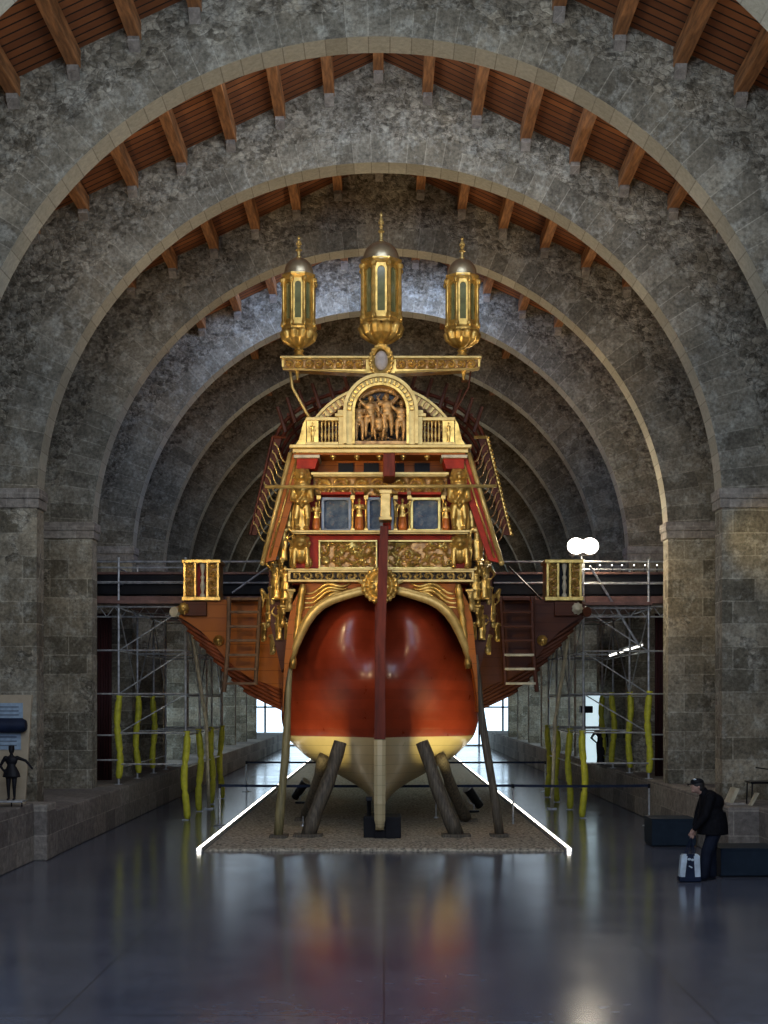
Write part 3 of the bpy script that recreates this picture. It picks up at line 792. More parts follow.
# ledges
def ledge(name, a, c, y0, y1, out, m='palegold', yb=28.45):
    b = MB(); b.box(sx(a), sx(c), 28.05-out, yb, sz(y1), sz(y0), .012); b.box(sx(a)+.04, sx(c)-.04, 28.08-out, yb, sz(y1+1.3), sz(y1), .008); return b.build(name, M[m], G)
ledge('gilt_ledge', 292, 470, 531, 533.5, .22); ledge('gilt_cornice', 311, 449, 472.5, 475.5, .12)
# gallery of paintings and statues
b = MB(); b.box(sx(296), sx(466), 28.3, 28.46, sz(531), sz(476)); b.build('gallery_wall', M['red'], G)
for (a, c) in ((321, 351), (367, 383), (391, 397.5), (410.5, 441)):
    b = MB(); b.box(sx(a+2.5), sx(c-2.5), 28.24, 28.29, sz(529), sz(498)); b.build('painting', M['painting'], G)
    b = MB(); frame(b, sx(a), sx(c), sz(531), sz(496), .06, 28.16, 28.3)
    for u in (a+3.5, c-3.5):
        for q in (499, 528): b.lathe([(0, 0), (.035, 0), (.035, .03), (0, .03)], (sx(u), 28.2, sz(q)-.015), 8)
    b.build('painting_frame', M['bluegrey' if a != 410.5 else 'olivegold'], G)
for px in (318.5, 352.5, 366, 395.5, 409.5, 443.5):
    b = MB(); x = sx(px); b.box(x-.04, x+.04, 28.05, 28.3, sz(531), sz(528), .005); b.tube([(x, 28.15, sz(528)), (x, 28.15, sz(499))], [.032, .026], 8); b.box(x-.045, x+.045, 28.05, 28.3, sz(499), sz(495), .005)
    b.build('pilaster', M['gold'], G)
for px, kk in ((359.2, 'robed'), (402.5, 'cary2'), (316, 'robed'), (446, 'robed')):
    small = px in (316, 446)
    h = .62 if not small else .56
    st = place('statue', FIG[kk], (sx(px), 28.08, sz(531)), G, sc=h*1.1)
    b = MB(); x = sx(px); q = h*1.1
    b.lathe([(0, 0), (.135*q, 0.0), (.13*q, .15*q), (.108*q, .44*q), (0, .46*q)], (x, 28.08, sz(531)), 16, 1.05, .82)
    o = b.build('drapery', M['orangecloth'], st, smooth=True)
    o.parent = G; o.location = WL[o.name]-wl(G)
# frieze between gallery and upper cornice
relief('upper_frieze', sx(313), sx(448), sz(494), sz(476), 28.2, .08, 'vine', [M['gold'], M['bronze']], G, 9, .4, 50)
for (a, c) in ((321, 351), (411, 441), (355, 364), (398, 407)):
    b = MB(); b.box(sx(a), sx(c), 28.0, 28.3, sz(494.5), sz(492), .008); b.build('hood_moulding', M['red'], G)
b = MB(); b.tube([(sx(264.5, 27.4), 27.4, sz(487, 27.4)), (sx(497, 27.4), 27.4, sz(486, 27.4))], .035, 8); b.build('gilt_rod', M['palegold'], G, smooth=True)
# upper open loggia
b = MB(); b.box(sx(298), sx(464), 28.66, 28.72, sz(474), sz(455)); b.build('loggia_wall', M['orangewood'], G)
for a in (345, 371, 397, 423):
    b = MB(); b.box(sx(a)-.16, sx(a)+.16, 28.6, 28.67, sz(471), sz(458)); b.build('opening_shade', M['black'], G)  # black plates stand in for the shade inside the openings
for px in (333, 357, 379.5, 403, 427):
    b = MB(); b.ball((sx(px), 28.0, sz(456.5)), (.07, .07, .05), 12); b.ball((sx(px), 28.0, sz(459)), .03, 8); b.build('ceiling_boss', M['gold'], G, smooth=True)
b = MB(); b.box(sx(290), sx(471), 27.75, 38.2, sz(450), sz(446.5), .015); b.box(sx(293), sx(468), 27.85, 38.1, sz(454), sz(450), .01); b.build('upper_cornice', M['palegold'], G)
b = MB(); b.box(sx(296), sx(465), 27.9, 28.7, sz(455.5), sz(454)); b.build('cornice_soffit', M['orangewood'], G)
for s in (-1, 1):
    f = (lambda p: p) if s < 0 else mir
    b = MB(); b.prism([(sx(f(297)), sz(459)), (sx(f(318)), sz(459)), (sx(f(315)), sz(469)), (sx(f(297)), sz(469))], 27.95, 28.6); b.build('red_corner_block', M['red'], G)
    b = MB(); b.box(sx(f(294)), sx(f(320)), 27.85, 28.6, sz(459), sz(456), .01); b.build('corner_capital', M['cream'], G)
    place('lion_herm', FIG['herm'], (sx(f(302)), 28.0, sz(531)), G, sc=1.0)
    place('crouching_lion', FIG['lion'], (sx(f(301)), 27.98, sz(569)), G, sc=1.05)
    # corner posts
    b = MB(); b.tube([(sx(f(293.5)), 28.1, sz(569)), (sx(f(293.5)), 28.1, sz(476))], .045, 8); b.build('corner_post', M['gold'], G)
    # slanting wing board with gilded edge
    b = MB(); xa, xb = (290.5, 262.5) if s < 0 else (468.5, 501.5)
    y1w = 28.0
    b.prism([(sx(xa), sz(454)), (sx(xa+(-s)*16), sz(454)), (sx(xb+(-s)*13), sz(560)), (sx(xb), sz(563))], y1w, y1w+.12)
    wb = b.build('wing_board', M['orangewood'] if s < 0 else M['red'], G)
    b = MB(); b.tube([(sx(xa), y1w-.02, sz(453)), (sx(xb), y1w-.02, sz(563))], .05, 8); b.ball((sx(xb), y1w-.02, sz(563)), .06, 10); b.build('gilt_edge', M['palegold'], wb, smooth=True)
    b = MB(); b.tube([(sx(xa-s*7), y1w-.02, sz(456)), (sx(xb-s*7), y1w-.02, sz(558))], .022, 6); b.build('gilt_bead', M['gold'], wb, smooth=True)
    # outer awning board carried on curved irons
    xa2, xb2, m2 = (273, 250, 'ribwood') if s < 0 else (487, 511, 'ribwood')
    Yw = 29.2
    b = MB(); b.prism([(sx(xa2, Yw), sz(437, Yw)), (sx(xa2-s*9, Yw), sz(437, Yw)), (sx(xb2-s*7, Yw), sz(535, Yw)), (sx(xb2, Yw), sz(535, Yw))], Yw, Yw+.08)
    ab = b.build('awning_board', M['ribwood'], G)
    b = MB()
    b.tube([(sx(xa2, Yw)-s*-.0, Yw-.03, sz(437, Yw)), (sx(xb2, Yw), Yw-.03, sz(535, Yw))], .03, 6)
    if s > 0:
        for k in range(24):
            t = k/23; b.ball((sx(lerp(xa2, xb2, t), Yw)+.02, Yw-.06, sz(lerp(438, 535, t), Yw)), .032, 6)
    b.tube([(sx(xa2, Yw), Yw, sz(437.3, Yw)), (sx(xa2-s*13, Yw), Yw, sz(437.3, Yw))], .035, 6)
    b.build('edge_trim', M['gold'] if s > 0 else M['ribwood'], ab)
    for k in range(11):
        t = (k+.5)/11; xo, zo = lerp(xa2-s*3, xb2-s*3, t), lerp(445, 532, t)
        xi = lerp(xa-s*-0, xb, (zo+13-454)/109); 
        pp = []
        for j in range(9):
            q = j/8; pp.append((sx(lerp(xo, xi, q), Yw), Yw-.05+.1*q, sz(zo-4+2*q+13*sm(.1, .6, q)+3*q, Yw)))
        b = MB(); b.tube([(pp[0][0], pp[0][1], pp[0][2]+.05)]+pp, .016, 6); b.build('awning_iron', M['bronze' if s > 0 else 'palegold'], G, smooth=True)
    # side caryatids and scroll brackets stepping down the quarter
    for (px, py, h, kk, Y) in ((276, 600, .72, 'cary', 28.6), (285, 600, .60, 'cary2', 28.2), (283, 561, .72, 'cary2', 28.2), (288, 529, .62, 'cary', 28.2), (284, 532, .5, 'cary2', 28.5), (270, 622, .62, 'cary2', 29.0), (279, 640, .55, 'cary', 28.7), (273, 566, .5, 'cary', 28.8), (292, 561, .45, 'nude1', 28.1)):
        place('caryatid', FIG[kk] if kk[0] != 'n' else with_mat(FIG[kk], 'gold'), (sx(f(px), Y), Y, sz(py, Y)), G, rz=s*.35, sc=(h*1.5, h*1.4, h*1.18))
    for q_, (px, py, sc_, Y) in enumerate(((289, 612, .7, 28.2), (282, 628, .72, 28.5), (272, 606, .62, 28.8), (264, 642, .62, 29.4), (273, 655, .66, 29.2), (283, 606, .55, 28.5), (276, 640, .55, 28.9), (287, 640, .55, 28.4), (268, 628, .5, 29.1), (281, 575, .5, 28.2), (274, 580, .5, 28.6))):
        place('scroll_bracket', FIG['scroll'] if q_ % 2 else SCP, (sx(f(px), Y), Y, sz(py, Y)), G, rz=s*-.3, sc=sc_*1.25)
    b = MB()
    b.prism([(sx(f(292), 28.6), sz(566, 28.6)), (sx(f(268), 28.6), sz(570, 28.6)), (sx(f(270), 28.6), sz(625, 28.6)), (sx(f(281), 28.6), sz(672, 28.6)), (sx(f(292), 28.6), sz(650, 28.6))], 28.75, 33)
    b.build('quarter_wall', M['darkwood'], G)
# balustrade, niche and hoop on the top
zr0, zr1 = sz(446), sz(418)
for s in (-1, 1):
    f = (lambda p: p) if s < 0 else mir
    b = MB(); b.box(sx(f(306)), sx(f(345)), 27.9, 28.15, sz(421.5), zr1, .01); b.box(sx(f(306)), sx(f(345)), 27.88, 28.17, zr0, sz(443), .01)
    bal = b.build('balustrade_rail', M['palegold'], G)
    b = MB(); b.box(sx(f(307)), sx(f(318.5)), 27.92, 28.15, sz(443), sz(421.5)); b.build('end_pedestal', M['gold'], G)
    place('pedestal_figure', FIG['cary2'], (sx(f(312.7)), 27.93, sz(442.5)), G, sc=.40)
    b = MB(); b.box(sx(f(338.5)), sx(f(345)), 27.86, 28.15, sz(446), sz(418), .01); b.build('inner_pedestal', M['palegold'], G)
    for k in range(5):
        px = 321.8+k*3.6; x = sx(f(px)); z0 = sz(443.2); h = sz(421.3)-z0
        b = MB(); b.lathe([(.0, 0), (.026, 0), (.026, .04), (.014, .07), (.03, .16), (.02, .25), (.011, .34), (.02, .38), (.024, .42), (.024, h), (0, h)], (x, 28.03, z0), 10); b.build('baluster', M['palegold'], G, smooth='a')
    b = MB(); b.prism([(sx(f(306)), sz(446)), (sx(f(306)), sz(419)), (sx(f(303)), sz(424)), (sx(f(299)), sz(440)), (sx(f(295)), sz(446))], 27.98, 28.1); b.build('flared_bracket', M['gold'], G)
def arcpts(cx, cy, R, a0, a1, n): return [(sx(cx+R*math.cos(a0+(a1-a0)*k/n)), sz(cy-R*math.sin(a0+(a1-a0)*k/n))) for k in range(n+1)]
def hoop(name, cx, cy, r0, r1, a0, a1, n, y0, y1, m, parent=G):
    b = MB(); b.strip(arcpts(cx, cy, r0, a0, a1, n), arcpts(cx, cy, r1, a0, a1, n), y0, y1); return b.build(name, m, parent, smooth='a')
hp = hoop('gilt_hoop', 381, 465, 73, 82, math.radians(34), math.radians(146), 40, 28.3, 28.9, M['bronze'])
hoop('hoop_edge', 381, 465, 81, 83.5, math.radians(34), math.radians(146), 40, 28.24, 28.95, M['palegold'], hp)
for k in range(27):
    a = math.radians(36+108*k/26)
    b = MB(); c = Vector((sx(381+77*math.cos(a)), 28.28, sz(465-77*math.sin(a)))); rot = Matrix.Rotation(PI/2-a, 3, 'Y')
    b.box(c.x-.035, c.x+.035, 28.25, 28.32, c.z-.075, c.z+.075, .012, rot); b.build('hoop_stud', M['palegold'], hp)
ncx, ncy = 380.7, 413.5
def archline(R, base): return [(sx(ncx-R), sz(base))]+[(sx(ncx-R*math.cos(PI*k/28)), sz(ncy-R*math.sin(PI*k/28))) for k in range(29)]+[(sx(ncx+R), sz(base))]
b = MB(); b.strip(archline(26.5, 446), archline(35.5, 446), 27.78, 28.3); nf = b.build('niche_arch', M['palegold'], G, smooth='a')
b = MB(); b.strip(archline(33.8, 446), archline(37, 446), 27.7, 28.2); b.build('niche_moulding', M['palegold'], nf, smooth='a')
b = MB(); b.strip(archline(25.6, 446), archline(28, 446), 27.72, 28.2); b.build('niche_bead', M['gold'], nf, smooth='a')
for k in range(21):
    a = PI*(k+.5)/21
    b = MB(); b.box(sx(ncx+31*math.cos(a))-.03, sx(ncx+31*math.cos(a))+.03, 27.73, 27.8, sz(ncy-31*math.sin(a))-.045, sz(ncy-31*math.sin(a))+.045, .01, Matrix.Rotation(PI/2-a, 3, 'Y')); b.build('niche_dentil', M['gold'], nf)
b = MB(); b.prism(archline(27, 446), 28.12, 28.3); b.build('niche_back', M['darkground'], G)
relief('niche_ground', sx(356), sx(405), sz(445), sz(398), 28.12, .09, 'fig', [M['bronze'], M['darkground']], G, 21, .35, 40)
for (px, py, h, kk, sc_) in ((359.5, 442, .82, 'nude3', 1), (369, 438, .86, 'nude1', 1), (379, 448, .74, 'seat', 1), (388.5, 437, .88, 'nude2', 1), (400, 442, .84, 'nude1', 1), (374, 421, .5, 'nude2', 1), (383, 420, .5, 'nude1', 1)):
    place('niche_figure', FIG[kk], (sx(px), 27.95 if py > 430 else 28.04, sz(py)), G, sc=(h*1.35, h*1.2, h))
b = MB()
for (px, py, r) in [(362+4.3*k, 395-7*math.sin(PI*k/9)+1, .05) for k in range(10)]: b.ball((sx(px), 28.02, sz(py)), (.09, .05, .06), 8)
place('niche_foliage', remesh(b, 'niche_foliage', M['bronze'], .014, 1), (0, 0, 0), G)
b = MB(); b.box(sx(354), sx(407), 27.8, 28.2, sz(446), sz(442.5), .01); b.build('niche_sill', M['bronze'], G)
for s in (-1, 1):
    f = (lambda p: p) if s < 0 else mir
    b = MB(); b.box(sx(f(335)), sx(f(346)), 27.85, 28.2, sz(418), sz(414.5), .01); b.box(sx(f(338)), sx(f(346)), 27.9, 28.2, sz(415), sz(411)); b.build('shoulder_block', M['palegold'], G)
# canopy ribs behind
for k in range(9):
    Y = 29.6+k*.95; b = MB(); pts = []
    for j in range(25):
        a = math.radians(8)+math.radians(164)*j/24
        pts.append((XC+2.35*math.cos(a), Y, 8.05+1.65*math.sin(a)**.8+.04*k))
    b.tube(pts, .045, 6); b.build('canopy_rib', M['ribwood'], G, smooth=True)
for k in range(9):
    a = math.radians(14+152*k/8); b = MB(); x, z = XC+2.37*math.cos(a), 8.08+1.65*math.sin(a)**.8
    b.tube([(x, 29.5, z), (x, 37.4, z+.33)], .035, 6); b.build('canopy_batten', M['ribwood'], G)
for s in (-1, 1):
    for k in range(7):
        a = math.radians(28+9*k); x, z = XC+s*2.42*math.cos(a), 8.05+1.65*math.sin(a)**.8
        b = MB(); b.tube([(x-s*.1, 29.4, z-.25), (x+s*.07, 29.35, z+.28)], [.05, .035], 6); b.build('canopy_post', M['darkwood'], G)
# lantern beam
zb = lambda q: sz(q, 27.9)
xb_ = lambda p: sx(p, 27.9)
b = MB(); b.prism([(xb_(282), zb(359)), (xb_(480), zb(359)), (xb_(480), zb(367)), (xb_(466), zb(370)), (xb_(400), zb(373.5)), (xb_(362), zb(373.5)), (xb_(296), zb(370)), (xb_(282), zb(367))], 27.86, 28.2)
lb = b.build('lantern_beam', M['gold'], G)
b = MB(); b.box(xb_(280.5), xb_(481.5), 27.78, 28.25, zb(359.5), zb(357), .012); b.build('beam_cap', M['palegold'], lb)
for (a, c) in ((284, 366), (396, 478)): relief('beam_carving', xb_(a), xb_(c), zb(369.5), zb(360), 27.85, .06, 'vine', [M['gold'], M['bronze']], lb, a, .42, 60)
for s in (-1, 1):
    f = (lambda p: p) if s < 0 else mir
    b = MB(); b.tube([(xb_(f(283)), 27.83, zb(369.5)), (xb_(f(330)), 27.83, zb(371.5)), (xb_(f(366)), 27.83, zb(373.5))], .025, 6); b.build('beam_lower_rim', M['palegold'], lb)
    b = MB(); b.tube([(xb_(f(297)), 28, zb(370)), (xb_(f(297)), 28, zb(374)), (xb_(f(297)), 28, zb(379))], [.06, .035, .02], 8); b.build('pendant', M['gold'], lb)
    b = MB(); pp = [(xb_(f(p)), 28.0+.02*(q-370)/10, zb(q)) for p, q in ((290, 370), (291, 378), (292, 386), (296, 393), (301, 402), (306, 411), (310, 417))]
    b.tube(pp, .03 if s < 0 else .018, 6); b.build('curved_stay', M['palegold' if s < 0 else 'darkwood'], G, smooth=True)
b = MB(); b.tube([(sx(381), 28.35, sz(384)), (sx(381), 28.2, zb(370))], .12, 8); b.build('beam_support', M['ribwood'], G)
# oval shield
c = Vector((xb_(381.3), 27.78, zb(362)))
b = MB()
for k in range(20):
    a = 2*PI*k/20; b.cap(c+Vector((.19*math.cos(a), .03, .27*math.sin(a))), .05, c+Vector((.235*math.cos(a+.2), -.02, .32*math.sin(a+.2))), .035, 8)
b.torus(c+Vector((0, .03, 0)), .2, .045, 'Y', 28, 8, sx=.92, sz=1.35)
sh = place('shield_wreath', remesh(b, 'shield_wreath', M['gold'], .014, 1), (0, 0, 0), G)
b = MB(); b.ball(c, (.135, .05, .2), 20); b.build('shield_boss', M['shieldgrey'], G, smooth=True)
# lanterns
def lantern(px, ytop, ydome, ydrum0, ydrum1, ycup, ybase, rw, plain=False):
    Y = 28.0; cx = sx(px); c0 = (cx, Y)
    R = rw*Y/F
    z = lambda q: sz(q)
    root = thing('lantern', (cx, Y, z(ybase)), None, None); root.parent = G; root.location = Vector((cx, Y, z(ybase)))-wl(G)
    zd0, zd1 = z(ydrum0), z(ydrum1)
    N = 8; A0 = PI/8
    # stepped domed roof
    b = MB(); hd = z(ydome)-zd0; Rd = R*.86
    prof = [(R*.97, -.03), (R*.97, .03), (Rd, .05)]+[(Rd*math.cos(PI/2*k/9), .07+(hd-.07)*math.sin(PI/2*k/9)) for k in range(10)]
    b.lathe(prof, (cx, Y, zd0), 28); b.build('dome', M['dome'], root, smooth='a')
    b = MB(); hz = z(ydome); ht = z(ytop)-hz
    b.lathe([(0, -.03), (.05, -.03), (.05, .03), (.03, .05), (.035, ht*.28), (.07, ht*.32), (.06, ht*.37), (.02, ht*.42), (.045, ht*.5), (.02, ht*.56), (.05, ht*.68), (.03, ht*.76), (.02, ht*.82), (.035, ht*.88), (0, ht)], (cx, Y, hz), 12)
    for k in range(4): a = PI/4+k*PI/2; b.ball((cx+.05*math.cos(a), Y+.05*math.sin(a), hz+ht*.62), .025, 6)
    b.build('finial', M['palegold'], root, smooth='a')
    # drum core, rims
    b = MB(); hh = zd0-zd1
    b.lathe([(R*1.04, -.04), (R*1.08, 0), (R*1.0, .05), (R*.9, .06), (R*.9, .09), (0, .09)], (cx, Y, zd1), N, a0=A0)
    b.lathe([(0, -.10), (R*.9, -.10), (R*.96, -.07), (R*1.05, -.02), (R*1.05, .01), (0, .01)], (cx, Y, zd0), N, a0=A0)
    b.build('drum_rim', M['gold'], root)
    for k in range(N):
        a = A0+k*2*PI/N; x, y = cx+R*.95*math.cos(a), Y+R*.95*math.sin(a)
        b = MB(); r = R*.10
        b.lathe([(0, .05), (r*1.4, .05), (r*1.4, .12), (r, .14), (r*.85, hh-.17), (r*1.3, hh-.15), (r*1.5, hh-.08), (0, hh-.08)], (x, y, zd1), 8)
        b.ball((x+.04*math.cos(a), y+.04*math.sin(a), zd0-.12), (.04, .04, .06), 8); b.ball((x+.03*math.cos(a), y+.03*math.sin(a), zd1+.06), (.035, .035, .05), 8)
        b.build('column', M['gold'], root, smooth='a')
    # arched panes between the columns
    ap = R*.9*math.cos(PI/8)
    for k in range(N):
        a = k*2*PI/N; ca, sa = math.cos(a), math.sin(a); hw = R*.9*math.sin(PI/8)*.92; ow = hw*.56
        def pt(u, v, d): return (cx+(ap+d)*ca-u*sa, Y+(ap+d)*sa+u*ca, v)
        z0, z1 = zd1+.09, zd0-.09; zo0, zo1 = z0+.09, z1-.07-ow
        op = [(-ow, zo0), (ow, zo0)]+[(ow*math.cos(PI*q/8), zo1+ow*math.sin(PI*q/8)) for q in range(9)]
        fr = [(-hw, z0), (hw, z0)]+[(hw*math.cos(PI*q/8)*1.0, 0) for q in range(9)]
        fr = [(-hw, z0), (hw, z0), (hw, zo1)]+[(hw, z1), (hw*.6, z1), (hw*.3, z1), (0, z1), (-hw*.3, z1), (-hw*.6, z1), (-hw, z1), (-hw, zo1)]
        b = MB(); n = len(op)
        Af = [b.b.verts.new(pt(u, v, .0)) for u, v in op]; Bf = [b.b.verts.new(pt(u, v, .0)) for u, v in fr]
        Ab = [b.b.verts.new(pt(u, v, -.04)) for u, v in op]; 
        for q in range(n):
            q2 = (q+1) % n; b._f([Af[q], Af[q2], Bf[q2], Bf[q]]); b._f([Af[q], Ab[q], Ab[q2], Af[q2]])
        b.build('window_surround', M['gold'], root)
        b = MB(); Ag = [b.b.verts.new(pt(u*1.05, v, -.03)) for u, v in op]; Ah = [b.b.verts.new(pt(u*1.05, v, -.05)) for u, v in op]
        b._f(Ag); b._f(Ah[::-1])
        for q in range(n): b._f([Ag[q], Ag[(q+1) % n], Ah[(q+1) % n], Ah[q]])
        b.build('glass_pane', M['glass'], root)
    # gadrooned cup and stem
    b = MB(); hc = zd1-z(ycup); hs = z(ycup)-z(ybase)
    for k in range(10):
        a = 2*PI*k/10
        pts = [(cx+q*R*math.cos(a), Y+q*R*math.sin(a), zd1-.02-t*hc) for q, t in ((.8, 0), (.86, .2), (.78, .5), (.5, .8), (.22, 1.0))]
        b.tube(pts, [R*.2, R*.27, R*.25, R*.17, R*.1], 8)
        b.ball((cx+R*.98*math.cos(a), Y+R*.98*math.sin(a), zd1-hc*.28), R*.13, 8)
    b.lathe([(0, 0), (R*.6, 0), (R*.8, -hc*.3), (R*.5, -hc*.8), (R*.25, -hc), (R*.2, -hc-hs*.3), (R*.36, -hc-hs*.45), (R*.22, -hc-hs*.6), (R*.3, -hc-hs*.8), (R*.42, -hc-hs*.96), (0, -hc-hs*.98)], (cx, Y, zd1), 14)
    place('cup', remesh(b, 'cup', M['gold'], .016, 1), (0, 0, 0), root)
    return root
L1 = lantern(298.8, 235, 258, 277, 330, 346, 357, 17.0)
lantern(462.2, 236, 259, 278, 331, 346, 357, 17.0)
lantern(381.2, 211, 242, 263, 324, 342, 354, 21.0)

# ------------------------------------------------------------------ outriggers
YO = 31.0
poly = [(285, 598), (206, 600), (190, 603), (176, 607), (172, 612), (175, 618), (191, 634), (205, 650), (219, 667), (231, 680), (244, 691), (262, 702), (285, 711)]
for s in (-1, 1):
    f = (lambda p: p) if s < 0 else mir
    side = 'left' if s < 0 else 'right'
    P2 = [(sx(f(p), YO), sz(q, YO)) for p, q in poly]
    YK = P2[:5]+[(sx(f(p), YO), sz(q, YO)) for p, q in ((176, 615), (188, 622), (202, 632), (214, 644), (225, 658), (236, 668), (250, 678), (285, 690))]
    b = MB(); b.prism(YK, YO, YO+.22); yk = b.build('outrigger_yoke', M['orangewood'] if s < 0 else M['darkwood'], G)  # right-hand outrigger timbers take dark wood, their shade put into the colour
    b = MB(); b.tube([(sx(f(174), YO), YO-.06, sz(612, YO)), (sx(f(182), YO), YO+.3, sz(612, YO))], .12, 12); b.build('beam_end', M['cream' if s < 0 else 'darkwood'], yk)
    b = MB(); b.box(sx(f(183), YO), sx(f(207), YO), YO-.12, YO+.02, sz(616, YO), sz(602, YO), .01); b.build('support_block', M['darkwood'], yk)
    b = MB(); c = Vector((sx(f(184.5), YO), YO-.16, sz(609, YO)))
    b.ball(c, (.11, .08, .12), 12); b.ball(c+Vector((0, -.08, -.03)), (.06, .05, .04), 8)
    for k in range(9): a = 2*PI*k/9; b.ball(c+Vector((.105*math.cos(a), .02, .115*math.sin(a))), .035, 8)
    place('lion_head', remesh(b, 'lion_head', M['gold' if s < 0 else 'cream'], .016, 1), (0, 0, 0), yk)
    b = MB(); c = Vector((sx(f(219), YO), YO-.06, sz(640.5, YO))); b.ball(c, (.12, .1, .1), 12); b.ball(c+Vector((.0, -.09, 0)), (.06, .05, .05), 8); b.torus(c+Vector((0, .02, 0)), .1, .03, 'Y', 16, 6)
    place('carved_knob', remesh(b, 'carved_knob', M['gold'], .014, 1), (0, 0, 0), yk)
    # curved strakes fanning out under the yoke
    UB = [(sx(f(p), YO), sz(q-1.5, YO)) for p, q in poly[5:]]+[(sx(f(285), YO), sz(680, YO)), (sx(f(176), YO), sz(609, YO))]
    b = MB(); b.prism(UB, YO+.12, YO+.3); b.build('under_board', M['darkwood'], yk)
    for j, (p0, q0) in enumerate(((182, 622), (187, 630), (193, 637), (199, 644), (206, 651), (213, 660), (221, 669), (231, 679), (243, 690))):
        b = MB(); pp = []
        for k in range(9):
            t = k/8; pp.append((sx(f(lerp(p0, 286, t)), YO), YO+.09-.03*t, sz(q0+(682+3.6*j-q0)*t**.92, YO)))
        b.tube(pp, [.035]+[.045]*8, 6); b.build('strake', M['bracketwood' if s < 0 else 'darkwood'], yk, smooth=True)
    # brackets behind
    for k in range(1, 34):
        Y = YO+.1+k*.62
        lo_ = [(max(-4.55, min(4.55, x)), z) for x, z in P2[5:]]; hi_ = [(x+(-s)*-.0, z+.2) for x, z in lo_]
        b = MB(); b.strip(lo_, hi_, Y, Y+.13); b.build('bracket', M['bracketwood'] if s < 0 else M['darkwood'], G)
    b = MB()
    xs_ = sorted([s*4.55, sx(f(285), YO)])
    b.box(xs_[0], xs_[1], YO+.2, 66, sz(604, YO), sz(600, YO)); b.build('rowing_deck', M['darkwood'], G)
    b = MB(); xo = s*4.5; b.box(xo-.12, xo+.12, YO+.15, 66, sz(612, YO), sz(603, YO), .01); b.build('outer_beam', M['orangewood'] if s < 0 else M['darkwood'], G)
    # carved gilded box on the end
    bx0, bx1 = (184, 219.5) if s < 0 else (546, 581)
    bx0, bx1 = sx(bx0, YO), sx(bx1, YO); bz0, bz1 = sz(601, YO), sz(560, YO); mg = 'gold' if s < 0 else 'olivegold'  # duller gold and black recess on the right box carry its shade
    W = bx1-bx0
    b = MB(); b.box(bx0-.04, bx1+.04, YO-.14, YO+.7, bz0, bz0+.09, .01); b.box(bx0-.04, bx1+.04, YO-.14, YO+.7, bz1-.08, bz1, .01)
    for u in (0, .3, .64, .94): b.box(bx0+u*W, bx0+u*W+.05, YO-.11, YO+.66, bz0+.09, bz1-.08, .004)
    cb = b.build('gilded_box', M[mg], G)
    for u in (.045, .68):
        relief('box_carving', bx0+u*W, bx0+(u+.27)*W, bz0+.09, bz1-.08, YO-.07, .06, 'panel', [M[mg], M['bronze']], cb, 4+u, .3, 90)
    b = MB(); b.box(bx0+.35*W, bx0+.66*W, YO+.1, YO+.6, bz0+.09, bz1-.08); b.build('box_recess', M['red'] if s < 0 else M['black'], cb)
    b = MB(); hbx = bz1-bz0-.17; b.lathe([(0, 0), (.06, 0), (.06, .05), (.03, .1), (.06, .25), (.03, .38), (.05, .42), (.05, .46), (.025, .5), (.04, .6), (.06, .7), (.06, hbx), (0, hbx)], ((bx0+bx1)/2+.02, YO+.0, bz0+.09), 12); b.build('colonnette', M['cream'], cb, smooth='a')
    # ladder
    Yl = 30.5
    lm = 'ladderwood' if s < 0 else 'darkwood'  # right ladder gets darker wood in place of shade
    rt = thing('ladder', (sx(f(243), Yl), Yl, sz(690, Yl)), ('brown wooden boarding ladder hanging under the left outrigger beside the lit gold box' if s < 0 else 'wooden boarding ladder hanging under the right outrigger, shade and lit lower rungs put into its colours'), 'ladder', 'boarding ladders')
    for (pa, pb) in (((229, 597), (224, 692)), ((260, 597), (255, 685))):
        b = MB(); n = 8; pts = []
        for k in range(n+1):
            t = k/n; px = lerp(pa[0], pb[0], t)+(1.5*math.sin(t*PI) if pa[0] < 240 else .5); pts.append((sx(f(px), Yl), Yl+.22*math.sin(t*PI*.8)*0, sz(lerp(pa[1], pb[1], t), Yl)))
        b.tube(pts, .05, 6); b.build('side_rail', M[lm], rt)
    for k, q in enumerate((612, 626.5, 640.5, 655, 669, 683.5)):
        b = MB(); t = (q-597)/95; b.box(sx(f(229-5*t+1), Yl), sx(f(260-5*t), Yl), Yl-.05, Yl+.1, sz(q+1.2, Yl), sz(q-1.2, Yl), .008); b.build('rung', M['cream' if (s > 0 and k > 2) else lm], rt)  # pale lower rungs on the right imitate light falling on them
    b = MB(); xq = sorted([sx(f(226), Yl), sx(f(264), Yl)]); b.box(xq[0], xq[1], Yl, YO+.05, sz(600, Yl), sz(597.5, Yl)); b.build('hanging_plate', M[lm], rt)
    # slender pale prop under the outrigger
    rt = thing('prop_pole', (sx(f(209), 36.2), 36.2, 0), 'pale slender pole standing under the tip of the %s outrigger' % side, 'pole', 'poles under the outriggers')
    b = MB(); b.tube([(sx(f(192), 31.35), 31.35, sz(632, 31.35)), (sx(f(204), 33.9), 34.3, sz(722, 33.9)), (sx(f(209), 36.2), 36.2, 0.0)], [.045, .045, .045], 8); b.build('pole_shaft', M['cream'], rt)
    b = MB(); b.box(sx(f(209), 36.2)-.12, sx(f(209), 36.2)+.12, 36.08, 36.32, 0, .03); b.build('foot_plate', M['steel'], rt)

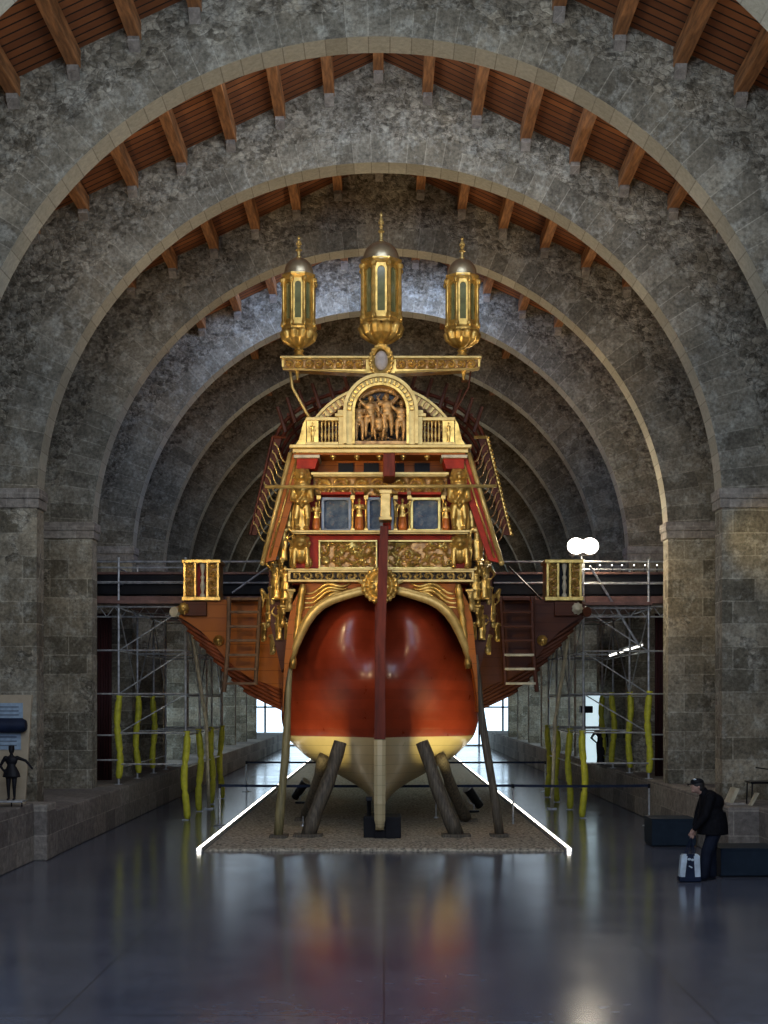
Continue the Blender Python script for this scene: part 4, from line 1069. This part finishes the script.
# ------------------------------------------------------------------ props, blocks, lights on the gravel
def prop(p0, p1, r0, r1, m, label, square=False):
    rt = thing('hull_prop', (p1[0], p1[1], p1[2]), label, 'prop', 'timber props shoring up the hull')
    b = MB(); n = 7; pts = []
    for k in range(n+1):
        t = k/n; q = Vector(p0).lerp(Vector(p1), t); q.x += .02*math.sin(t*7+p0[0]); pts.append(q)
    b.tube(pts, [lerp(r0, r1, k/n)*(1+.08*math.sin(k*2.3)) for k in range(n+1)], 9); b.build('timber', M[m], rt, smooth=True)
    b = MB(); b.box(p1[0]-r1*1.9, p1[0]+r1*1.9, p1[1]-.2, p1[1]+.2, p1[2]-.02, p1[2]+.05, .01); b.build('sole_plate', M['prop'], rt)
def gp(px, py):   # ground point under a pixel (z = .06)
    Y = (CAMZ-.06)*F/(py-HY); return (sx(px, Y), Y, .06)
def hp_(px, py, Y): return (sx(px, Y), Y, sz(py, Y))
prop(hp_(291, 655, 28.35), gp(279, 837), .065, .10, 'poleolive', 'long slender olive prop outermost on the left of the stern')
prop(hp_(474, 655, 28.35), gp(499, 836), .065, .10, 'prop', 'long slender dark prop outermost on the right of the stern')
prop(hp_(341, 742, 28.65), gp(308, 836), .14, .16, 'prop', 'thick slanting prop just left of the keel')
prop(hp_(421, 742, 28.65), gp(456, 836), .14, .16, 'prop', 'thick slanting prop just right of the keel')
prop(hp_(324, 757, 29.9), gp(306, 820), .12, .14, 'prop', 'thick prop behind the left slanting prop, partly hidden')
prop(hp_(440, 757, 29.9), gp(466, 821), .12, .14, 'prop', 'thick prop behind the right slanting prop, partly hidden')
rt = thing('keel_block', (sx(382), 28.4, .05), 'black block cradle carrying the foot of the keel', 'support block')
for (a, c, y0_, t0) in ((363.5, 376, 28.1, 797), (385, 401, 28.0, 817)):
    b = MB(); b.box(sx(a), sx(c), y0_, y0_+.9, .05, sz(t0 if t0 > 800 else 817), .015); b.build('block', M['black'], rt)
b = MB(); b.box(sx(374), sx(388), 28.05, 28.95, .05, .2, .01); b.build('base_plate', M['black'], rt)
b = MB(); b.tube([(sx(369), 28.2, .5), (sx(369), 28.2, sz(799))], .05, 8); b.box(sx(366), sx(372), 28.1, 28.3, sz(801), sz(797)); b.build('screw_jack', M['blackmetal'], rt)
for (px, py, s) in ((300, 803, 1), (474, 812, -1)):
    g_ = gp(px, py); rt = thing('floor_spotlight', g_, 'black floor spotlight aimed up at the hull, %s of the keel' % ('left' if s > 0 else 'right'), 'spotlight', 'spotlights on the gravel')
    b = MB(); b.box(g_[0]-.13, g_[0]+.13, g_[1]-.1, g_[1]+.1, .05, .1, .01); b.build('base', M['black'], rt)
    c = Vector(g_)+Vector((0, 0, .36)); d = Vector((s*.17, -.1, .24))
    b = MB(); b.tube([c-d, c-d*.9, c+d*.3, c+d], [.07, .11, .12, .13], 14); b.build('housing', M['blackmetal'], rt, smooth='a')
    b = MB(); b.tube([c+d*1.0, c+d*1.08], [.135, .135], 14); b.build('bezel', M['steel'], rt)
    b = MB(); b.torus(c, .16, .012, 'Y', 16, 6, PI, 2*PI); b.tube([c+Vector((0, 0, -.16)), c+Vector((0, 0, -.3))], .02, 6); b.build('yoke', M['steel'], rt)
for (px, py, h) in ((303, 826, .22), (436, 818, .72)):
    g_ = gp(px, py); rt = thing('small_marker', g_, ('short pale peg in the gravel left of the keel' if px < 350 else 'thin white upright marker in the gravel right of the keel'), 'marker')
    b = MB(); b.tube([g_, (g_[0], g_[1], .06+h)], .014, 6); b.build('rod', M['steel'], rt); b = MB(); b.lathe([(0, 0), (.07, 0), (.06, .03), (0, .035)], g_, 10); b.build('foot', M['steel'], rt)

# ------------------------------------------------------------------ barriers
def stanchion(x, Y, label, h=.97):
    rt = thing('stanchion', (x, Y, 0), label, 'barrier post', 'barrier posts')
    b = MB(); b.lathe([(0, 0), (.15, 0), (.15, .015), (.03, .04), (0, .04)], (x, Y, 0), 18); b.build('base', M['steel'], rt, smooth='a')
    b = MB(); b.tube([(x, Y, .03), (x, Y, h-.06)], .022, 10); b.build('post', M['steel'], rt); b = MB(); b.tube([(x, Y, h-.1), (x, Y, h)], .033, 10); b.build('belt_head', M['black'], rt)
S1 = [(-3.78, 'barrier post beside the yellow sleeves on the left'), (2.97, 'barrier post just outside the right light strip'), (6.1, 'barrier post in front of the right stone ledge')]
for x, l in S1: stanchion(x, 31.3, l)
S2 = [(-4.35, 'farther barrier post on the left floor, behind the nearer belt'), (5.1, 'farther barrier post on the right floor, behind the nearer belt')]
for x, l in S2: stanchion(x, 43, l)
def belt(xa, xb, Y, z, label, sag=.015):
    n = 12; b = MB(); rows_ = []
    for k in range(n+1):
        t = k/n; x = lerp(xa, xb, t); zz = z-sag*4*t*(1-t); rows_.append([b.b.verts.new(p) for p in ((x, Y-.004, zz-.03), (x, Y+.004, zz-.03), (x, Y+.004, zz+.03), (x, Y-.004, zz+.03))])
    for A, B_ in zip(rows_, rows_[1:]):
        for k in range(4): b._f([A[k], A[(k+1) % 4], B_[(k+1) % 4], B_[k]])
    b._f(rows_[0]); b._f(rows_[-1][::-1]); props(b.build('barrier_belt', M['bagnavy']), label, 'barrier belt', 'dark belts between the barrier posts')
belt(-3.78, 2.97, 31.3, .93, 'dark belt barrier crossing the gravel behind the keel'); belt(2.97, 6.1, 31.3, .93, 'dark belt barrier over the right-hand floor, nearer one')
belt(-4.35, 5.1, 43, .93, 'dark belt barrier farther down the nave', .01)

# ------------------------------------------------------------------ scaffolds
def scaffold(s):
    side = 'left' if s < 0 else 'right'
    xi, xo = (-4.8, -6.42) if s < 0 else (4.9, 6.5)
    zl = .86 if s < 0 else .97
    rt = thing('scaffold', ((xi+xo)/2, 38, 0), 'steel tube scaffold with yellow foam sleeves and black walkway on the %s of the galley' % side, 'scaffold', 'tube scaffolds either side of the galley')
    Ys = [32.9, 35.4, 37.9, 40.0] if s < 0 else [33.4, 36.0, 38.6, 40.5]
    for yi, Y in enumerate(Ys):
        for x, z0 in ((xi, 0), (xo, zl)):
            b = MB(); b.tube([(x, Y, z0), (x, Y, 6.35)], .028, 8); sd = b.build('standard', M['steel'], rt)
            b = MB(); b.box(x-.08, x+.08, Y-.08, Y+.08, z0, z0+.012); b.build('base_plate', M['steel'], sd)
            # foam sleeve
            b = MB(); n = 22; z1 = z0+2.15; pts = []; rr = []
            off = .12 if x == xo else 0.0
            if s < 0 and x == xo and yi == 3: b.b.free(); continue
            for k in range(n+1):
                t = k/n; pts.append((x+.035*math.sin(t*7+yi*2+x), Y+.02*math.cos(t*6), lerp(z0+.02+off, z1, t))); rr.append(.085 if k % 7 else .062)
            b.tube(pts, rr, 10); b.build('foam_sleeve', M['foam'], rt, smooth=True)
        zz = [1.35, 2.1, 3.05, 4.1, 5.15, 5.75, 6.1]
        for z in zz:
            if z < 1.6 and yi != 0: continue
            b = MB(); b.tube([(xi+.1*(-s)*-1*0, Y-.04, z), (xo, Y-.04, z)], .022, 6); b.build('ledger', M['steel'], rt)
    for x in (xi, xo):
        for z in (1.25, 2.05, 3.0, 4.1, 5.15, 5.75, 6.1):
            b = MB(); b.tube([(x+.04*s, Ys[0], z), (x+.04*s, Ys[-1], z)], .022, 6); b.build('guard_rail', M['steel'], rt)
        for k in range(3):
            b = MB(); b.tube([(x, Ys[k], 3.05 if k % 2 else 5.1), (x, Ys[k+1], 5.1 if k % 2 else 3.05)], .018, 6); b.build('brace', M['steel'], rt)
    for (za, zb2) in ((3.05, 4.1), (2.1, 3.05), (4.1, 5.15)):
        b = MB(); b.tube([(xi, Ys[0]+.04, zb2), (xo, Ys[0]+.04, za)], .018, 6); b.build('brace', M['steel'], rt)
    b = MB(); b.box(min(xi, xo)-.05, max(xi, xo)+.05, Ys[0]-.2, Ys[-1]+.3, 5.22, 5.3, .005); b.build('deck', M['deckred'], rt)
    # outer pair of rails reaching the pier
    for z in (1.45, 2.05, 3.05, 4.1, 5.75, 6.1):
        b = MB(); b.tube([(xo, Ys[0]-.05, z), (xo+s*.75, Ys[0]-.05, z)], .022, 6); b.build('pier_tie', M['steel'], rt)
    return rt
SCF = {-1: scaffold(-1), 1: scaffold(1)}
def walkway(s):
    side = 'left' if s < 0 else 'right'
    xa, xb2 = (-7.2, -2.75) if s < 0 else (2.7, 7.2)
    rt = SCF[s]
    b = MB(); b.box(xa, xb2, 33.6, 34.0, 5.5, 6.0, .02); b.build('black_fascia', M['black'], rt)
    b = MB(); b.box(xa, xb2, 33.55, 35.2, 6.0, 6.06, .01); b.build('deck_plank', M['deckred'], rt)
    b = MB(); b.box(xa, xb2, 33.5, 33.9, 5.28, 5.46, .01); b.build('lower_board', M['deckred'], rt)
    for z in (5.78, 6.3):
        b = MB(); b.tube([(xa, 33.45, z), (xb2, 33.45, z)], .025, 8); b.build('hand_rail', M['steel'], rt)
    b = MB(); b.tube([(xa, 33.5, 5.2), (xb2, 33.5, 5.2)], .022, 6); b.tube([(xa, 33.5, 4.95), (xb2-(0 if s > 0 else .8), 33.5, 4.95)], .022, 6)
    n = 12
    for k in range(n):
        x0_, x1_ = lerp(xa, xb2, k/n), lerp(xa, xb2, (k+.5)/n); x2_ = lerp(xa, xb2, (k+1)/n)
        b.tube([(x0_, 33.5, 4.95), (x1_, 33.5, 5.2), (x2_, 33.5, 4.95)], .014, 6)
    b.build('lattice_truss', M['steel'], rt)
    return rt
walkway(-1); walkway(1)
def ropes(s, ids):
    for (pa, pb, Y, m, r, nm, lab) in ids:
        b = MB(); A = Vector((sx(pa[0], Y), Y, sz(pa[1], Y))); B_ = Vector((sx(pb[0], Y), Y+.4, sz(pb[1], Y)))
        n = 10; b.tube([A.lerp(B_, k/n)-Vector((0, 0, .0)) for k in range(n+1)], r, 6); props(b.build(nm, M[m]), lab, 'tube')
ropes(1, [((590, 566), (642, 645), 33.3, 'steel', .03, 'brace_tube', 'long diagonal steel tube leaning down from the floodlight to the right'),
          ((508, 566), (545, 600), 32.9, 'blackmetal', .025, 'brace_tube', 'short diagonal dark tube right of the stern, meeting the pale gilt box'),
          ((232, 593), (266, 566), 32.9, 'steel', .025, 'brace_tube', 'short diagonal steel tube between left ladder and stern')])
# fairy lights on the right walkway
for k, px in enumerate((600, 612, 622, 634, 645, 657)):
    x, z = S(px, 566, 33.7); b = MB(); b.ball((x, 33.7, z+.02), .02, 8)
    rt = thing('walkway_lamp', (x, 33.7, 6.06), 'tiny lit bulb on the right walkway, '+('nearest to the floodlight', 'second from the floodlight', 'third from the floodlight', 'third from the right pier', 'second from the right pier', 'nearest to the right pier')[k], 'lamp', 'bulbs on the right walkway')
    b.build('bulb', M['tubelamp'], rt, smooth=True); b = MB(); b.tube([(x, 33.7, 6.05), (x, 33.7, z)], .02, 6); b.build('socket', M['black'], rt)
# floodlight
x, z = S(583, 546, 33.6)
rt = thing('floodlight', (x, 33.8, 6.05), 'blazing white floodlight on a stand above the right outrigger', 'floodlight')
b = MB(); b.tube([(x, 33.85, 6.05), (x, 33.85, z)], .03, 8); b.tube([(x-.3, 33.85, z-.2), (x+.3, 33.85, z-.2)], .02, 6); b.build('stand', M['steel'], rt)
for dx in (-.17, .17):
    b = MB(); b.box(x+dx-.19, x+dx+.19, 33.62, 33.8, z-.2, z+.2, .03); h = b.build('lamp_head', M['blackmetal'], rt)
    b = MB(); b.ball((x+dx, 33.6, z), (.22, .05, .2), 18); b.build('lit_lens', M['lamp'], h, smooth=True)
fl = spot('floodlight_beam', (x, 33.3, z), (x-1.0, 28, z-1.2), 60, (1, .9, .74), 150, .8, .3)
pl = bpy.data.lights.new('floodlight_glow', 'POINT'); pl.energy = 110; pl.color = (1, .86, .62); pl.shadow_soft_size = .2
po = bpy.data.objects.new('floodlight_glow', pl); COL.objects.link(po); po.location = (x, 33.25, z)
# fluorescent tubes on the right
for (a, q0, c, q1, l) in ((610, 655.5, 616, 653.5, 'left'), (620.5, 652, 628, 649.5, 'middle'), (632, 648.5, 642, 645, 'right')):
    Y = 35.0; b = MB(); b.tube([hp_(a, q0, Y), hp_(c, q1, Y+.6)], .028, 8)
    rt = thing('tube_light', hp_(a, q0, Y), 'short bright tube light under the right scaffold deck, %s of three' % l, 'tube light', 'tube lights on the right'); b.build('tube', M['tubelamp'], rt)
    b = MB(); A = Vector(hp_(a, q0, Y))+Vector((0, 0, .06)); B_ = Vector(hp_(c, q1, Y+.6))+Vector((0, 0, .06)); b.tube([A, B_], .035, 6); b.build('batten', M['steel'], rt)
# dark red banners beside the piers
for s in (-1, 1):
    Y = 34.6; xa, xb2 = (sx(97, Y), sx(111.5, Y)) if s < 0 else (sx(655, Y), sx(668, Y))
    zl = .86 if s < 0 else .97
    b = MB(); n = 18
    fr_ = [(lerp(xa, xb2, k/n), Y+.05*math.sin(k*1.9)) for k in range(n+1)]; bk_ = [(p[0], p[1]+.03) for p in fr_]
    A = [[b.b.verts.new((p[0], p[1], zz)) for p in L] for L in (fr_, bk_) for zz in (zl, 5.1)]
    for k in range(n): b._f([A[0][k], A[0][k+1], A[1][k+1], A[1][k]]); b._f([A[2][k], A[3][k], A[3][k+1], A[2][k+1]]); b._f([A[0][k], A[2][k], A[2][k+1], A[0][k+1]]); b._f([A[1][k], A[1][k+1], A[3][k+1], A[3][k]])
    for k in (0, n): b._f([A[0][k], A[1][k], A[3][k], A[2][k]])
    props(b.build('curtain', M['redcurtain'], smooth=True), 'narrow dark red curtain hanging beside the %s pier' % ('left' if s < 0 else 'right'), 'curtain', 'dark red curtains')

# ------------------------------------------------------------------ exhibits at the sides
# board at left
Y = 24.0
rt = thing('information_board', (-6.55, Y+.25, 1.05), 'beige information board with pale blue text boxes at the left picture edge', 'information board')
b = MB(); T = [(-8.2, 1.05), (sx(22, Y), 1.05), (sx(29, Y), sz(695, Y)), (-8.2, sz(694, Y))]; b.prism(T, Y+.2, Y+.26); b.build('board', M['sign'], rt)
for q0, q1, c in ((703, 719, 20), (733, 750, 18)):
    b = MB(); b.box(-8.1, sx(c, Y), Y+.18, Y+.2, sz(q1, Y), sz(q0, Y), .0); pn = b.build('text_panel', M['signblue'], rt)
    b = MB()
    for k in range(3): zz = lerp(sz(q1, Y), sz(q0, Y), (k+1)/4); b.box(-8.0, sx(c-4, Y), Y+.174, Y+.18, zz-.012, zz+.012)
    b.build('text_lines', M['signtext'], pn)
b = MB(); b.tube([(-8.1, Y+.08, sz(725.5, Y)), (sx(24, Y)-.05, Y+.08, sz(725.5, Y)), (sx(25, Y), Y+.08, sz(725.5, Y))], [.13, .13, .09], 16); b.build('display_tube', M['bagnavy'], rt, smooth='a')
x = sx(11.5, 23.6)
rt = thing('cutout_stand', (x, 23.6, 1.05), 'small grey stand carrying the black figure at the left edge', 'stand')
b = MB(); b.box(x-.32, x+.22, 23.45, 23.75, 1.13, 1.16, .005); b.build('top', M['steel'], rt)
for dx in (-.28, .0, .18):
    b = MB(); b.tube([(x+dx, 23.6, 1.05), (x+dx, 23.6, 1.13)], .012, 6); b.build('leg', M['black'], rt)
bb = body(MB(), .93, ('hip', 'out'), False); bb.lathe([(0, .40), (.16, .40), (.14, .48), (.085, .58), (0, .6)], (0, 0, 0), 14, 1, .7); bb.lathe([(0, .88), (.055, .88), (.05, .95), (0, .955)], (0, 0, 0), 12)
o = place('costumed_figurine', remesh(bb, 'costumed_figurine', M['black'], .012, 1), (x, 23.6, 1.16)); props(o, 'black figurine in a flared tunic standing before the beige board', 'figurine')
# far lit panel with figure on the right
Y = 41.0; xa, xb2 = sx(585.5, Y), sx(601, Y)
rt = thing('illuminated_display', ((xa+xb2)/2, Y, .97), 'tall glowing pale panel on the right ledge beyond the scaffold', 'light panel')
b = MB(); b.box(xa, xb2, Y, Y+.08, .97, sz(693, Y)); b.build('panel', M['backlit'], rt); b = MB(); frame(b, xa-.03, xb2+.03, .97, sz(692, Y), .035, Y-.01, Y+.1); b.build('panel_frame', M['steel'], rt)
o = place('costumed_figurine', remesh(body(MB(), 1.25, ('hip', 'down'), True), 'dark_figurine', M['black'], .02, 1), (sx(598, Y), Y-.5, .97)); props(o, 'dark upright figurine standing in front of the glowing panel', 'figurine')
b = MB(); b.box(sx(581, 40), sx(593, 40), 40, 40.4, sz(713, 40), sz(706, 40), .02); b.box(sx(584, 40), sx(586, 40), 40.1, 40.2, .97, sz(712, 40)); b.box(sx(583, 40), sx(587, 40), 40, 40.3, .97, 1.0)
props(b.build('display_case', M['black']), 'black box on a post in front of the glowing panel', 'display case')
# boxes on the floor at right
def lowbox(name, x0, x1, y0, y1, h, label):
    rt = thing(name, ((x0+x1)/2, (y0+y1)/2, 0), label, 'box', 'dark boxes on the floor')
    b = MB(); b.box(x0, x1, y0, y1, .03, h-.03, .01); b.build('body', M['navybox'], rt)
    b = MB(); b.box(x0-.01, x1+.01, y0-.01, y1+.01, h-.03, h, .006); b.build('lid', M['navybox'], rt)
    b = MB(); b.box(x0+.03, x1-.03, y0+.03, y1-.03, 0, .03); b.build('plinth', M['black'], rt)
lowbox('low_bench', sx(652, 26.8), 6.15, 26.8, 27.6, .56, 'black low bench against the right ledge, left of the visitor')
lowbox('low_bench', 5.50, 7.0, 22.2, 23.0, .48, 'dark blue low bench at the right edge, right of the visitor')
# lectern sign and chair on the right ledge
x = 6.45
rt = thing('lectern_sign', (x, 25.2, .97), 'small pale slanted label stand on the ledge behind the visitor', 'sign')
b = MB(); b.prism([(x-.10, 1.0), (x-.03, 1.0), (x+.09, 1.27), (x+.02, 1.27)], 25.0, 25.4); b.build('slanted_plate', M['cream'], rt)
b = MB(); b.box(x-.15, x+.2, 25.0, 25.5, .97, 1.01, .005); b.build('base', M['corbel'], rt)
x = 6.98
rt = thing('chair', (x+.15, 25.1, .97), 'dark thin-framed chair on the ledge at the right edge', 'chair')
b = MB(); b.box(x-.25, x+.4, 24.95, 25.4, 1.36, 1.40, .01); b.build('seat', M['blackmetal'], rt)
for dx in (-.22, .35):
    for yy in (25.0, 25.35): b = MB(); b.tube([(x+dx, yy, .97), (x+dx*.95, yy, 1.36)], .014, 6); b.build('leg', M['blackmetal'], rt)
b = MB(); b.tube([(x+.37, 25.0, 1.4), (x+.45, 25.0, 1.8), (x+.45, 25.35, 1.8), (x+.37, 25.35, 1.4)], .014, 6); b.tube([(x+.4, 25.0, 1.58), (x-.15, 25.0, 1.66)], .012, 6); b.build('backrest', M['blackmetal'], rt)
b = MB(); b.prism([(x-.3, .975), (x-.26, .975), (x-.13, 1.2), (x-.18, 1.2)], 24.8, 24.95); props(b.build('caption_card', M['cream']), 'small white caption card leaning beside the dark chair', 'card')

# ------------------------------------------------------------------ visitor
PX, PY = 5.19, 21.9
V = Vector
def W(x, y, z): return V((x, y, z))
vis = thing('person', (PX, PY, 0), 'person in black coat and cap seen side-on, stooping with a bag in hand', 'person')
hips, chest, neck, head = W(.13, 0, .86), W(.05, 0, 1.22), W(-.05, 0, 1.40), W(-.15, -.01, 1.51)
b = MB()
b.ball(head, (.095, .078, .115), 16); b.ball(head+W(-.09, 0, -.01), (.022, .014, .022), 8); b.ball(head+W(-.055, 0, -.075), (.045, .045, .035), 10)
for s in (-1, 1): b.ball(head+W(.01, s*.078, -.005), (.02, .012, .03), 8)
b.ball(head+W(-.085, 0, -.05), (.014, .026, .008), 8)
b.cap(head+W(.02, 0, -.07), .052, neck, .06); b.ball(chest, (.13, .19, .2), 14); b.ball(W(.1, 0, 1.02), (.12, .16, .16), 14); b.ball(hips, (.14, .175, .13), 14)
AR = {}
for s in (-1, 1):
    sh_ = W(.02, s*.19, 1.34)
    el = W(-.07, s*.24, 1.06); wr = W(-.24, s*.19, .83) if s < 0 else W(-.14, s*.2, .85)
    AR[s] = (sh_, el, wr)
    b.cap(sh_, .055, el, .042); b.cap(el, .04, wr, .027)
    d = (wr-el).normalized(); palm = wr+d*.05+W(0, 0, -.02)
    b.ball(palm, (.038, .018, .045), 10); b.cap(wr, .026, palm, .024)
    for k, L in enumerate((.07, .08, .075, .06)):
        r0 = palm+W(-.027+.018*k, 0, -.035); m1 = r0+W(-.004, -.006, -L*.5); m2 = m1+W(.006, .028, -L*.2); m3 = m2+W(0, .018, L*.2)
        b.cap(r0, .0095, m1, .009, 8); b.cap(m1, .009, m2, .0085, 8); b.cap(m2, .0085, m3, .008, 8)
    b.cap(palm+W(-.032, 0, .01), .012, palm+W(-.055, .01, -.025), .010, 8); b.cap(palm+W(-.055, .01, -.025), .010, palm+W(-.04, .025, -.05), .009, 8)
    kn, an = W(.04+.05*s, s*.10, .47), W(.02+.09*s, s*.10, .09)
    b.cap(hips+W(0, s*.09, -.03), .09, kn, .058); b.cap(kn, .056, an, .038); b.cap(an+W(.02, 0, -.05), .035, an+W(-.15, 0, -.06), .028)
o = remesh_obj(b, 'body', M['skin'], .0075, vis, (PX, PY, 0), 0, 2)
b = MB()   # coat
b.ball(chest+W(.0, 0, .02), (.165, .225, .22), 14); b.ball(W(.07, 0, 1.05), (.21, .22, .24), 14); b.ball(W(.13, 0, .90), (.19, .215, .17), 14); b.cap(neck+W(.01, 0, -.02), .085, neck+W(0, 0, .03), .075)
b.lathe([(0, .74), (.25, .74), (.245, .9), (.21, 1.1), (0, 1.14)], (.10, 0, 0), 20, 1, .95)
b.ball(W(.10, 0, 1.25), (.19, .2, .16), 14)
for s in (-1, 1):
    sh_, el, wr = AR[s]; b.cap(sh_, .085, el, .068); b.cap(el, .066, wr+(el-wr)*.08, .046)
coat = remesh_obj(b, 'coat', M['coat'], .012, vis, (PX, PY, 0), 0, 3)
b = MB()
b.ball(hips, (.165, .19, .14), 14)
for s in (-1, 1):
    kn, an = W(.04+.05*s, s*.10, .47), W(.02+.09*s, s*.10, .09); b.cap(hips+W(0, s*.09, -.03), .12, kn, .10); b.cap(kn, .10, an+W(0, 0, .0), .085)
remesh_obj(b, 'trousers', M['trouser'], .012, vis, (PX, PY, 0), 0, 3)
for s in (-1, 1):
    an = W(.02+.09*s, s*.10, .09); b = MB(); b.cap(an+W(.02, 0, -.042), .045, an+W(-.16, 0, -.052), .036); b.box(an.x-.19, an.x+.06, an.y-.04, an.y+.04, .0, .03, .01)
    remesh_obj(b, 'shoe', M['black'], .01, vis, (PX, PY, 0), 0, 1)
b = MB(); b.ball(head+W(.015, 0, .035), (.105, .09, .095), 16); b.ball(head+W(.05, 0, -.02), (.07, .082, .07), 12); remesh_obj(b, 'hair', M['hair'], .01, vis, (PX, PY, 0), 0, 2)
b = MB(); b.ball(head+W(.0, 0, .075), (.11, .094, .06), 16); b.cap(head+W(-.08, 0, .055), .02, head+W(-.15, 0, .02), .012); b.box(head.x-.16, head.x-.07, -.06, .06, head.z+.03, head.z+.045, .005); cp = remesh_obj(b, 'cap', M['black'], .009, vis, (PX, PY, 0), 0, 2)
b = MB(); b.ball((PX+head.x-.05, PY-.06, head.z+.115), (.03, .03, .012), 10); b.build('cap_badge', M['bagwhite'], cp, smooth=True)
# handbag
hx, hz_ = PX-.27, .70
bx = PX-.32
rt = thing('handbag', (bx, PY-.19, .0), 'white handbag with dark navy panel hanging from the visitor hand', 'bag')
b = MB(); b.prism([(bx-.17, .03), (bx+.17, .03), (bx+.155, .44), (bx-.13, .44)], PY-.28, PY-.11)
bmesh.ops.bevel(b.b, geom=b.b.edges[:], offset=.02, segments=2, affect='EDGES')
bd = b.build('bag_body', M['bagwhite'], rt)
b = MB(); b.prism([(bx-.09, .05), (bx+.075, .05), (bx+.05, .45), (bx-.04, .45)], PY-.292, PY-.1); b.build('navy_panel', M['bagnavy'], rt)
b = MB(); b.box(bx-.175, bx+.175, PY-.285, PY-.105, .01, .09, .015); b.build('bag_base', M['bagnavy'], rt)
b = MB()
for q in (-.27, -.13):
    b.tube([(bx-.05, PY+q, .42), (bx-.02, PY+q, .55), (bx+.03, PY-.19, .715), (bx+.06, PY+q, .55), (bx+.06, PY+q, .42)], .01, 6)
b.build('handle', M['bagnavy'], rt)
b = MB(); b.ball((bx-.02, PY-.3, .37), (.03, .01, .02), 8); b.ball((bx+.03, PY-.3, .36), (.025, .01, .02), 8); b.box(bx-.03, bx+.03, PY-.302, PY-.288, .24, .26, .0, Matrix.Rotation(.5, 3, 'Y')); b.build('bag_charm', M['bagwhite'], rt)
